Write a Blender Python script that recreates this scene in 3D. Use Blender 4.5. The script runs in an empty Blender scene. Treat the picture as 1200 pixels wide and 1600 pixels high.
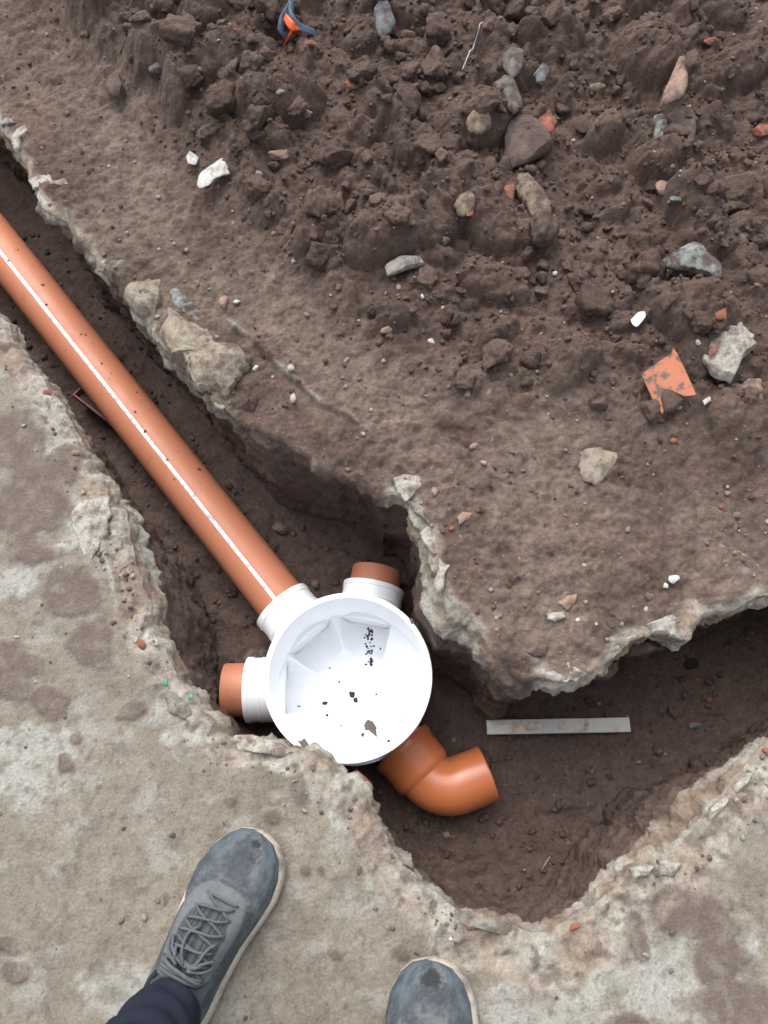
import bpy, bmesh, math, random
import numpy as np
from math import sin, cos, pi, radians, sqrt, atan2
from mathutils import Vector, Matrix

SC = bpy.context.scene
COL = SC.collection

# ------------------------------------------------------------------ camera
CAM_H, FPX, PITCH, ROLL = 1.25, 1180.0, radians(21), radians(3.8)
cd = bpy.data.cameras.new("camera")
cam = bpy.data.objects.new("camera", cd)
COL.objects.link(cam)
cd.sensor_fit = 'VERTICAL'
cd.sensor_height = 24.0
cd.lens = FPX / 1600.0 * 24.0
cd.clip_start = 0.01
cd.clip_end = 400.0
cam.location = (0, 0, CAM_H)
cam.rotation_mode = 'XYZ'
cam.matrix_world = Matrix.Translation((0, 0, CAM_H)) @ Matrix.Rotation(PITCH, 4, 'X') @ Matrix.Rotation(-ROLL, 4, 'Z')
SC.camera = cam

# ------------------------------------------------------------------ light
SUN_EL, SUN_AZ = radians(58), radians(-12)      # azimuth from +Y towards +X
w = bpy.data.worlds.new("World")
SC.world = w
w.use_nodes = True
nt = w.node_tree
nt.nodes.clear()
sky = nt.nodes.new('ShaderNodeTexSky')
sky.sky_type = 'NISHITA'
sky.sun_disc = False
sky.sun_elevation = SUN_EL
sky.sun_rotation = SUN_AZ
sky.dust_density = 3.0
sky.air_density = 1.0
hs = nt.nodes.new('ShaderNodeHueSaturation')
hs.inputs['Saturation'].default_value = 0.34     # overcast: nearly colourless sky
bg = nt.nodes.new('ShaderNodeBackground')
bg.inputs['Strength'].default_value = 0.15
wo = nt.nodes.new('ShaderNodeOutputWorld')
nt.links.new(sky.outputs[0], hs.inputs['Color'])
nt.links.new(hs.outputs[0], bg.inputs['Color'])
nt.links.new(bg.outputs[0], wo.inputs['Surface'])
sd = bpy.data.lights.new("sun", 'SUN')
sd.energy = 1.3
sd.angle = radians(60)
sd.color = (1.0, 0.97, 0.93)
sun = bpy.data.objects.new("sun", sd)
COL.objects.link(sun)
sun.rotation_euler = (-(pi / 2 - SUN_EL), 0, -SUN_AZ)
sun.location = (0, 2, 6)
SC.view_settings.view_transform = 'Standard'
SC.view_settings.look = 'None'
SC.view_settings.gamma = 1
SC.view_settings.exposure = 1.12
SC.view_settings.use_curve_mapping = False
SC.cycles.filter_width = 1.55
SC.cycles.max_bounces = 8

# ------------------------------------------------------------------ pixel <-> world
_cx, _cy, _cz = np.array([1., 0, 0]), np.array([0, cos(PITCH), sin(PITCH)]), np.array([0, -sin(PITCH), cos(PITCH)])
AX = _cx * cos(-ROLL) + _cy * sin(-ROLL)
AY = -_cx * sin(-ROLL) + _cy * cos(-ROLL)
AZ = _cz
CP = np.array([0, 0, CAM_H])

def at(px, py, z=0.0):
    d = AX * (px - 600) / FPX + AY * (800 - py) / FPX - AZ
    return CP + d * ((z - CAM_H) / d[2])

def proj(x, y, z=0.0):
    qx, qy, qz = x, y, z - CAM_H
    w_ = -(qx * AZ[0] + qy * AZ[1] + qz * AZ[2])
    return 600 + FPX * (qx * AX[0] + qy * AX[1] + qz * AX[2]) / w_, 800 - FPX * (qx * AY[0] + qy * AY[1] + qz * AY[2]) / w_

# ------------------------------------------------------------------ numpy noise
_rs = np.random.RandomState(7)
_perm = _rs.permutation(512).astype(np.int64)
_g3 = _rs.normal(size=(512, 3)); _g3 /= np.linalg.norm(_g3, axis=1)[:, None]
_rv = _rs.rand(512, 3)

def _hash(ix, iy, iz):
    return _perm[(_perm[(_perm[ix & 511] + iy) & 511] + iz) & 511]

def noise(x, y, z=0.0):
    x = np.asarray(x, float); y = np.asarray(y, float); z = np.zeros_like(x) + z
    ix, iy, iz = np.floor(x).astype(np.int64), np.floor(y).astype(np.int64), np.floor(z).astype(np.int64)
    fx, fy, fz = x - ix, y - iy, z - iz
    u, v, w_ = [t * t * t * (t * (t * 6 - 15) + 10) for t in (fx, fy, fz)]
    def g(a, b, c):
        h = _g3[_hash(ix + a, iy + b, iz + c)]
        return h[..., 0] * (fx - a) + h[..., 1] * (fy - b) + h[..., 2] * (fz - c)
    def L(a, b, t): return a + (b - a) * t
    r = L(L(L(g(0, 0, 0), g(1, 0, 0), u), L(g(0, 1, 0), g(1, 1, 0), u), v),
          L(L(g(0, 0, 1), g(1, 0, 1), u), L(g(0, 1, 1), g(1, 1, 1), u), v), w_)
    return r * 1.5

def fbm(x, y, z=0.0, f=1.0, octaves=4, gain=0.5):
    s, a, n = 0.0, 1.0, 0.0
    for k in range(octaves):
        s = s + a * noise(x * f + 13.7 * k, y * f + 5.1 * k, z * f + 3.3 * k)
        n += a; a *= gain; f *= 2.03
    return s / n

def billow(x, y, z=0.0, f=1.0, octaves=4, gain=0.5):
    s, a, n = 0.0, 1.0, 0.0
    for k in range(octaves):
        s = s + a * np.abs(noise(x * f + 3.7 * k, y * f + 8.1 * k, z * f + 1.3 * k)); n += a; a *= gain; f *= 2.07
    return s / n

def lumps(x, y, cell, seed=0, fill=1.0):
    """rounded lumps, one per cell, of uneven radius; max-blended height in metres / cell"""
    X, Y = x / cell + seed * 17.3, y / cell + seed * 9.1
    ix, iy = np.floor(X).astype(np.int64), np.floor(Y).astype(np.int64)
    best = np.zeros_like(X)
    for a in (-1, 0, 1):
        for b in (-1, 0, 1):
            h = _hash(ix + a, iy + b, np.full_like(ix, seed))
            r = _rv[h]
            rad = 0.22 + 0.48 * r[:, 2] ** 1.5
            dx, dy = X - (ix + a + r[:, 0]), Y - (iy + b + r[:, 1])
            ang = r[:, 2] * 40.0
            ca, sa = np.cos(ang), np.sin(ang)
            ex, ey = (dx * ca + dy * sa) * 1.25, (-dx * sa + dy * ca) * 0.8
            q = 1 - (ex * ex + ey * ey) / (rad * rad)
            hgt = np.where(q > 0, np.sqrt(np.maximum(q, 0)) * rad * (0.5 + 0.6 * r[:, 0]), 0)
            hgt = np.where(r[:, 1] < fill, hgt, 0)
            best = np.maximum(best, hgt)
    return best * cell

def sstep(a, b, x):
    t = np.clip((x - a) / (b - a), 0, 1)
    return t * t * (3 - 2 * t)

# ------------------------------------------------------------------ materials
def srgb(r, g, b):
    return tuple(((c / 255) / 12.92 if c <= 10 else (((c / 255) + 0.055) / 1.055) ** 2.4) for c in (r, g, b))

def material(name, color=(.5, .5, .5), rough=0.8, spec=0.3, attr=None, speck=0.0, speck_scale=300.0, bump=0.0,
             bump_scale=200.0, bump_dist=0.002, blotch=None, blotch_scale=20.0, blotch_lo=0.45, blotch_hi=0.6,
             rough_var=0.0, coat=0.0, sss=0.0):
    m = bpy.data.materials.new(name)
    m.use_nodes = True
    t = m.node_tree; N = t.nodes; L = t.links
    b = N['Principled BSDF']
    b.inputs['Roughness'].default_value = rough
    b.inputs['Specular IOR Level'].default_value = spec
    if coat: b.inputs['Coat Weight'].default_value = coat; b.inputs['Coat Roughness'].default_value = 0.15
    tc = N.new('ShaderNodeTexCoord')
    vec = tc.outputs['Object']
    if attr:
        a = N.new('ShaderNodeAttribute'); a.attribute_name = attr; col = a.outputs['Color']
    else:
        rgb = N.new('ShaderNodeRGB'); rgb.outputs[0].default_value = (*color, 1); col = rgb.outputs[0]
    if blotch:
        n = N.new('ShaderNodeTexNoise'); n.inputs['Scale'].default_value = blotch_scale; n.inputs['Detail'].default_value = 6
        n.inputs['Roughness'].default_value = 0.65
        L.new(vec, n.inputs['Vector'])
        r = N.new('ShaderNodeMapRange'); r.inputs['From Min'].default_value = blotch_lo; r.inputs['From Max'].default_value = blotch_hi
        L.new(n.outputs['Fac'], r.inputs['Value'])
        mx = N.new('ShaderNodeMix'); mx.data_type = 'RGBA'
        L.new(r.outputs[0], mx.inputs['Factor']); L.new(col, mx.inputs['A']); mx.inputs['B'].default_value = (*blotch, 1)
        col = mx.outputs['Result']
    if speck:
        n = N.new('ShaderNodeTexNoise'); n.inputs['Scale'].default_value = speck_scale; n.inputs['Detail'].default_value = 5
        n.inputs['Roughness'].default_value = 0.7
        L.new(vec, n.inputs['Vector'])
        r = N.new('ShaderNodeMapRange'); r.inputs['From Min'].default_value = 0.25; r.inputs['From Max'].default_value = 0.75
        r.inputs['To Min'].default_value = 1 - speck; r.inputs['To Max'].default_value = 1 + speck
        L.new(n.outputs['Fac'], r.inputs['Value'])
        mx = N.new('ShaderNodeVectorMath'); mx.operation = 'SCALE'
        L.new(col, mx.inputs[0]); L.new(r.outputs[0], mx.inputs['Scale'])
        col = mx.outputs[0]
    L.new(col, b.inputs['Base Color'])
    if rough_var:
        n = N.new('ShaderNodeTexNoise'); n.inputs['Scale'].default_value = 30; n.inputs['Detail'].default_value = 5
        L.new(vec, n.inputs['Vector'])
        r = N.new('ShaderNodeMapRange'); r.inputs['To Min'].default_value = rough - rough_var; r.inputs['To Max'].default_value = rough + rough_var
        r.inputs['From Min'].default_value = .3; r.inputs['From Max'].default_value = .7
        L.new(n.outputs['Fac'], r.inputs['Value']); L.new(r.outputs[0], b.inputs['Roughness'])
    if bump:
        n = N.new('ShaderNodeTexNoise'); n.inputs['Scale'].default_value = bump_scale; n.inputs['Detail'].default_value = 6
        n.inputs['Roughness'].default_value = 0.7
        L.new(vec, n.inputs['Vector'])
        bp = N.new('ShaderNodeBump'); bp.inputs['Strength'].default_value = bump; bp.inputs['Distance'].default_value = bump_dist
        L.new(n.outputs['Fac'], bp.inputs['Height']); L.new(bp.outputs[0], b.inputs['Normal'])
    return m

SOIL = (0.087, 0.0575, 0.0455)
M_soil = material('soil', attr='Col', rough=0.85, spec=0.25, speck=0.40, speck_scale=150, bump=1.0, bump_scale=110, bump_dist=0.0055)
M_conc = material('old_concrete', attr='Col', rough=0.9, spec=0.2, speck=0.34, speck_scale=240, bump=0.9, bump_scale=190, bump_dist=0.003)
M_orange = material('orange_pvc', color=(0.51, 0.195, 0.108), rough=0.50, spec=0.5, bump=0.05, bump_scale=60, bump_dist=0.001,
                    blotch=(0.34, 0.13, 0.07), blotch_scale=22, blotch_lo=0.60, blotch_hi=0.80, rough_var=0.08)  # base colour made paler and pinker to stand in for bright sky reflection
M_elbow = material('glossy_orange_pvc', color=(0.45, 0.138, 0.052), rough=0.28, spec=0.5, bump=0.04, bump_scale=60, bump_dist=0.001, rough_var=0.05)
M_orange_in = material('orange_pvc_inside', color=(0.30, 0.085, 0.04), rough=0.5)
M_white = material('white_plastic', color=(0.88, 0.90, 0.925), rough=0.36, spec=0.5, bump=0.03, bump_scale=40, bump_dist=0.001)
M_mud = material('mud', color=(0.045, 0.033, 0.032), rough=0.75, spec=0.3, speck=0.3, bump=0.6, bump_scale=300)
M_navy = material('navy_cloth', color=(0.016, 0.019, 0.030), rough=0.95, spec=0.1, speck=0.25, speck_scale=500, bump=0.4, bump_scale=900, bump_dist=0.001)

def stone_mat(name, c, c2=None, sc=45, lo=.42, hi=.62):
    return material(name, color=c, rough=0.9, spec=0.2, speck=0.35, speck_scale=260, bump=0.9, bump_scale=140, bump_dist=0.005,
                    blotch=c2 or tuple(x * 0.55 for x in c), blotch_scale=sc, blotch_lo=lo, blotch_hi=hi)
M_st = {
    'beige': stone_mat('beige_stone', (0.275, 0.235, 0.182), (0.125, 0.094, 0.074), sc=34, lo=.44, hi=.66),
    'pale': stone_mat('pale_stone', (0.37, 0.35, 0.30), (0.17, 0.13, 0.105), lo=.44, hi=.62),
    'grey': stone_mat('grey_stone', (0.165, 0.155, 0.145), (0.092, 0.068, 0.058), lo=.38, hi=.54),
    'bluegrey': stone_mat('bluegrey_stone', (0.15, 0.165, 0.165), (0.095, 0.074, 0.066), lo=.42, hi=.6),
    'brown': stone_mat('brown_stone', (0.135, 0.098, 0.082), (0.090, 0.065, 0.056), lo=.38, hi=.55),
    'ochre': stone_mat('ochre_stone', (0.21, 0.163, 0.115), (0.092, 0.068, 0.058), lo=.40, hi=.56),
    'slate': stone_mat('slate', (0.25, 0.275, 0.25), (0.10, 0.076, 0.068), lo=.40, hi=.56),
    'lump': stone_mat('rubble_concrete', (0.33, 0.31, 0.27), (0.15, 0.125, 0.105), sc=55, lo=.45, hi=.65),
    'brick': stone_mat('brick_red', (0.31, 0.105, 0.066), (0.11, 0.074, 0.060), sc=60, lo=.40, hi=.60),
    'pink': stone_mat('pinkish_stone', (0.30, 0.20, 0.155), (0.14, 0.10, 0.085)),
    'white': stone_mat('white_chip', (0.50, 0.50, 0.47), (0.25, 0.21, 0.18), lo=.48, hi=.68),
    'black': stone_mat('black_lump', (0.040, 0.038, 0.038)),
    'green': stone_mat('green_chip', (0.06, 0.38, 0.26)),
    'soil': stone_mat('soil_lump', (0.092, 0.061, 0.049), (0.075, 0.050, 0.040)),
    'slab': stone_mat('slab_chunk', (0.24, 0.225, 0.185), (0.13, 0.105, 0.085)),
}

# ------------------------------------------------------------------ object helpers
def mesh_np(name, V, F, mat, parent=None, col=None, smooth=True, quads=True):
    me = bpy.data.meshes.new(name)
    V = np.asarray(V, np.float32); F = np.asarray(F, np.int32)
    k = F.shape[1]
    me.vertices.add(len(V)); me.vertices.foreach_set('co', V.ravel())
    me.loops.add(F.size); me.loops.foreach_set('vertex_index', F.ravel())
    me.polygons.add(len(F))
    me.polygons.foreach_set('loop_start', np.arange(0, F.size, k, dtype=np.int32))
    me.polygons.foreach_set('loop_total', np.full(len(F), k, np.int32))
    me.polygons.foreach_set('use_smooth', np.full(len(F), smooth, bool))
    if col is not None:
        a = me.color_attributes.new('Col', 'FLOAT_COLOR', 'POINT')
        c = np.ones((len(V), 4), np.float32); c[:, :3] = col
        a.data.foreach_set('color', c.ravel())
    me.update(calc_edges=True)
    me.validate()
    me.materials.append(mat)
    o = bpy.data.objects.new(name, me)
    COL.objects.link(o)
    if parent is not None: o.parent = parent
    return o

def bm_obj(name, bm, mat, parent=None, smooth=True, sharp=None):
    me = bpy.data.meshes.new(name)
    bm.normal_update()
    bm.to_mesh(me); bm.free()
    me.polygons.foreach_set('use_smooth', [smooth] * len(me.polygons))
    if sharp: me.set_sharp_from_angle(angle=radians(sharp))
    me.materials.append(mat)
    o = bpy.data.objects.new(name, me)
    COL.objects.link(o)
    if parent is not None: o.parent = parent
    return o

def tag(o, label=None, cat=None, group=None, kind=None):
    if label: o['label'] = label
    if cat: o['category'] = cat
    if group: o['group'] = group
    if kind: o['kind'] = kind
    return o

def empty(name, loc=(0, 0, 0)):
    o = bpy.data.objects.new(name, None)
    COL.objects.link(o); o.location = loc
    o.empty_display_size = 0.05
    return o

def flags(o, kind): o['kind'] = kind; return o

# ------------------------------------------------------------------ trench outline (photo pixels, at slab level)
NEAR = [(-230, 255), (-120, 365), (0, 493), (30, 545), (58, 580), (84, 612), (108, 655), (128, 690), (150, 735), (168, 778), (192, 792), (202, 838), (214, 900),
        (232, 960), (250, 1010), (268, 1045), (300, 1090), (334, 1122), (356, 1156), (372, 1158), (394, 1147), (436, 1155), (470, 1172), (503, 1184),
        (540, 1214), (566, 1232), (580, 1258), (598, 1300), (618, 1330), (640, 1350), (668, 1388), (712, 1416), (722, 1430), (786, 1444),
        (812, 1456), (866, 1452), (918, 1428), (950, 1398), (978, 1382), (988, 1356), (1028, 1344), (1056, 1342), (1078, 1314), (1102, 1274),
        (1128, 1244), (1156, 1208), (1200, 1172), (1290, 1110), (1400, 1060)]
FAR = [(1400, 850), (1290, 890), (1200, 930), (1142, 950), (1098, 968), (1084, 984), (1078, 1000), (1030, 990), (994, 998), (976, 1014),
       (948, 1034), (926, 1052), (904, 1064), (868, 1066), (838, 1056), (816, 1066), (790, 1046), (764, 1012), (738, 974), (712, 940), (692, 914),
       (676, 890), (668, 856), (660, 830), (644, 806), (632, 776), (612, 770), (588, 778), (560, 752), (530, 744), (498, 730), (468, 706), (436, 684), (404, 676), (378, 664), (352, 640),
       (316, 612), (290, 584), (268, 548), (242, 524), (216, 490), (190, 455), (160, 424), (128, 376), (106, 346), (72, 326), (54, 306),
       (46, 276), (34, 246), (18, 222), (0, 200), (-120, 60), (-230, -70)]
pts = [at(*p)[:2] for p in NEAR + FAR]
nN = len(NEAR)
P0 = np.array(pts)

def resample(P, step):
    out, side = [], []
    n = len(P)
    for i in range(n):
        a, b = P[i], P[(i + 1) % n]
        m = max(1, int(np.linalg.norm(b - a) / step))
        for k in range(m):
            out.append(a + (b - a) * k / m)
            side.append(1 if i >= nN - 1 else 0)          # 1 = far bank
    return np.array(out), np.array(side)
CT, CS = resample(P0, 0.0035)
def smooth_c(C, n):
    for _ in range(n): C = 0.25 * np.roll(C, 1, 0) + 0.5 * C + 0.25 * np.roll(C, -1, 0)
    return C
CT = smooth_c(CT, 4)
def normals(C):
    t = np.roll(C, -1, 0) - np.roll(C, 1, 0)
    t /= np.linalg.norm(t, axis=1)[:, None] + 1e-12
    return np.stack([-t[:, 1], t[:, 0]], 1)
NM = normals(smooth_c(CT, 12))
# point the normals into the trench
area = 0.5 * np.sum(CT[:, 0] * np.roll(CT[:, 1], -1) - np.roll(CT[:, 0], -1) * CT[:, 1])
if area < 0: NM = -NM
CT = CT + NM * ((billow(CT[:, 0], CT[:, 1], 3.0, 11, 3) - .25) * 0.024 + fbm(CT[:, 0], CT[:, 1], 8.0, 60, 3) * 0.0045)[:, None]
NM = normals(smooth_c(CT, 20)) * (1 if area > 0 else -1)

def _exact(x, y):
    A = CT; B = np.roll(CT, -1, 0); D = B - A; LL = (D ** 2).sum(1) + 1e-15
    dist = np.empty(len(x)); idx = np.empty(len(x), int); ins = np.zeros(len(x), bool)
    for s in range(0, len(x), 3000):
        X, Y = x[s:s + 3000, None], y[s:s + 3000, None]
        t = np.clip(((X - A[:, 0]) * D[:, 0] + (Y - A[:, 1]) * D[:, 1]) / LL, 0, 1)
        d2 = (X - A[:, 0] - t * D[:, 0]) ** 2 + (Y - A[:, 1] - t * D[:, 1]) ** 2
        k = d2.argmin(1)
        dist[s:s + 3000] = np.sqrt(d2[np.arange(len(k)), k]); idx[s:s + 3000] = k
        c = ((A[:, 1] > Y) != (B[:, 1] > Y)) & (X < D[:, 0] * (Y - A[:, 1]) / (D[:, 1] + 1e-15) + A[:, 0])
        ins[s:s + 3000] = c.sum(1) % 2 == 1
    return np.where(ins, -dist, dist), idx
# coarse table
GX = np.arange(-1.7, 2.0, 0.02); GY = np.arange(-0.9, 2.9, 0.02)
gx, gy = np.meshgrid(GX, GY)
_sub = CT
gd, gi = _exact(gx.ravel(), gy.ravel())
gd = gd.reshape(gx.shape); gs = CS[gi].reshape(gx.shape)

def sdf(x, y, exact=0.035):
    """signed distance (negative inside the trench) and bank side"""
    u = np.clip((x - GX[0]) / 0.02, 0, len(GX) - 1.001); v = np.clip((y - GY[0]) / 0.02, 0, len(GY) - 1.001)
    i, j = u.astype(int), v.astype(int); fu, fv = u - i, v - j
    d = (gd[j, i] * (1 - fu) + gd[j, i + 1] * fu) * (1 - fv) + (gd[j + 1, i] * (1 - fu) + gd[j + 1, i + 1] * fu) * fv
    s = gs[(v + .5).astype(int), (u + .5).astype(int)].copy()
    m = np.abs(d) < exact
    if m.any():
        dd, kk = _exact(x[m], y[m])
        d = d.copy(); d[m] = dd; s[m] = CS[kk]
    return d, s

# ------------------------------------------------------------------ height fields and their colours
BX = [-200, 0, 120, 250, 380, 500, 700, 900, 1200, 1400]
BY = [-250, -60, 60, 190, 330, 470, 600, 640, 700, 760]

PAX = [-50, 60, 110, 150, 230, 300, 380, 450, 590, 612, 690, 720, 820, 845, 1085, 1100, 1200]
PAY = [1, .9, .45, .8, .7, .4, .1, .12, .25, 1, .9, .3, .35, 1, 1, .5, .6]

def loose_mask(px, py):
    return sstep(55, -75, py - np.interp(px, BX, BY))

def far_fields(x, y, d, colour=False):
    px, py = proj(x, y)
    lo = loose_mask(px, py)
    wx = x + 0.02 * fbm(x, y, 1.0, 9, 3); wy = y + 0.02 * fbm(x, y, 2.0, 9, 3)
    wx2 = wx + 0.004 * noise(x * 60, y * 60, 4.0); wy2 = wy + 0.004 * noise(x * 60, y * 60, 9.0)
    h = 0.004 * np.ones_like(x)
    h += lo * (0.025 + 0.07 * sstep(0.9, 1.9, y) + 0.035 * fbm(x, y, 0.5, 3.2, 3))
    h += (0.010 + 0.014 * lo) * fbm(x, y, 5.0, 7, 4)
    L1 = lumps(wx, wy, 0.115, 1, .75); L2 = lumps(wx2, wy2, 0.052, 2, .8); L3 = lumps(wx2, wy2, 0.024, 3, .85); L4 = lumps(wx2, wy2, 0.0125, 4)
    bl = billow(x, y, 6.0, 16, 5, .6)
    h += lo * (1.0 * L1 + 0.85 * L2 * (.4 + .6 * sstep(-.2, .3, fbm(x, y, 15., 5, 2))) + 0.55 * L3 + 0.35 * L4 + 0.030 * (bl - .2))
    cp = (1 - lo)
    rough = 0.35 + 0.65 * sstep(-.15, .35, fbm(x, y, 11.0, 4, 3))
    h += cp * rough * (0.30 * L2 + 0.42 * L3 + 0.5 * L4) + cp * 0.030 * (bl - .2)
    h += 0.0040 * fbm(x, y, 7.0, 60, 4)
    h += lo * 0.013 * (billow(wx2, wy2, 9.0, 42, 4, .62) - .2)
    crk = np.abs(noise(x * 9 + 2 * noise(x * 5, y * 5, 1.), y * 9, 77.0))
    h -= cp * 0.004 * sstep(.03, .0, crk) * sstep(0., .3, noise(x * 3, y * 3, 78.0))
    ln = np.interp(px, [330, 350, 390, 430, 470, 500, 540, 600], [480, 500, 525, 565, 600, 630, 645, 700]) + 7 * fbm(x, y, 14., 18, 3)
    inr = sstep(340, 370, px) * sstep(580, 540, px)
    h -= 0.014 * inr * sstep(-2, 7, py - ln)
    # exposed slab lip: rough, slightly lower than the earth on it
    pal = np.interp(px, PAX, PAY)
    wob = (0.012 + 0.032 * sstep(-.25, .55, fbm(x, y, 21.0, 7, 3))) * (.45 + .55 * pal)
    lip = sstep(1.0, 0.35, d / wob)
    h = h * (1 - lip * 0.8) + lip * (-0.004 + 0.014 * (billow(x, y, 12.0, 26, 5, .6) - .1) + .002 * np.floor(5 * fbm(x, y, 13., 12, 2)))
    h -= 0.008 * sstep(0.007, 0.0, d) ** 2
    if not colour: return h
    n1 = fbm(x, y, 31.0, 5, 4); n2 = fbm(x, y, 32.0, 28, 4); n3 = fbm(x, y, 33.0, 95, 3)
    c = np.array(SOIL)[None] * (1 + 0.30 * n1 + 0.38 * n2 + 0.3 * n3)[:, None]
    # drier, greyer, trodden earth
    dry = cp * sstep(-.3, .5, n1 + .35 * n2 + .12)
    c = c * (1 - dry[:, None]) + np.array([0.136, 0.101, 0.079])[None] * (1 + .55 * n2 + .5 * n3)[:, None] * dry[:, None]
    # grey smears and warm patches
    g = sstep(.30, .62, fbm(x, y, 41.0, 6, 3) + .12 * n3) * cp * .75
    c = c * (1 - g[:, None]) + np.array([0.165, 0.150, 0.140])[None] * g[:, None]
    wrm = sstep(.2, .55, fbm(x, y, 43.0, 5.5, 3)) * 0.5
    c = c * (1 - wrm[:, None]) + np.array([0.130, 0.088, 0.064])[None] * (1 + .25 * n3)[:, None] * wrm[:, None]
    # crumbs of mortar
    g = sstep(.52, .62, fbm(x, y, 44.0, 70, 2)) * (0.35 + 0.65 * cp) * sstep(-.2, .3, fbm(x, y, 45., 6, 2))
    c = c * (1 - g[:, None]) + np.array([0.26, 0.23, 0.195])[None] * g[:, None]
    g = (sstep(6, 1, np.abs(py - ln + 2)) * inr * sstep(-.15, .2, fbm(x, y, 48., 16, 3)) * .8)[:, None]
    c = c * (1 - g) + np.array([0.27, 0.26, 0.215])[None] * g
    # pale broken lip
    pl = sstep(1.25, 0.45, d / wob + 0.45 * n2 + .2 * n3) * sstep(-.30, .20, fbm(x, y, 46.0, 6.5, 3) + (pal - .5) * .9)
    tone = sstep(-.3, .4, fbm(x, y, 47.0, 14, 3))[:, None]
    pc = np.array([0.40, 0.385, 0.325])[None] * tone + np.array([0.24, 0.185, 0.135])[None] * (1 - tone)
    pc = pc * (1 + .35 * n2 + .3 * n3)[:, None]
    c = c * (1 - pl[:, None]) + pc * pl[:, None]
    return h, np.clip(c, 0.01, 0.9)

# mud patches and bleached patches on the near slab, (px, py, rx, ry) in the photograph
MUD = [(105, 925, 42, 38), (150, 1000, 34, 44), (20, 1030, 46, 38), (22, 1075, 36, 28), (78, 1090, 34, 26), (40, 790, 62, 74), (95, 720, 38, 40), (30, 690, 50, 40),
       (1085, 1432, 66, 46), (1120, 1500, 36, 50), (108, 1198, 16, 13), (420, 1272, 13, 10), (465, 1232, 20, 26), (28, 1518, 20, 20), (655, 1600, 10, 10),
       (205, 1105, 28, 20), (60, 860, 40, 22), (535, 1492, 14, 10), (626, 1490, 13, 14), (480, 1355, 9, 8), (130, 1155, 14, 9), (365, 1252, 10, 7),
       (1150, 1570, 60, 40), (975, 1600, 40, 22), (1000, 1455, 18, 40), (265, 1640, 30, 30), (10, 1470, 28, 20)]
PALE = [(130, 815, 42, 52), (60, 600, 40, 40), (85, 680, 34, 30), (1010, 1520, 125, 70), (975, 1425, 40, 40), (30, 1225, 70, 60), (60, 1170, 70, 40), (35, 900, 60, 30), (700, 1560, 60, 30),
        (870, 1570, 120, 40), (545, 1265, 45, 40), (600, 1370, 30, 50), (205, 1545, 70, 50), (1165, 1470, 40, 40), (180, 900, 20, 50), (290, 1120, 50, 40)]

def blot(px, py, L, n, k=0.55):
    b = np.full_like(px, -9.0)
    for (a, c, rx, ry) in L:
        b = np.maximum(b, 1 - np.sqrt(((px - a) / rx) ** 2 + ((py - c) / ry) ** 2))
    return b + k * n

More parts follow.
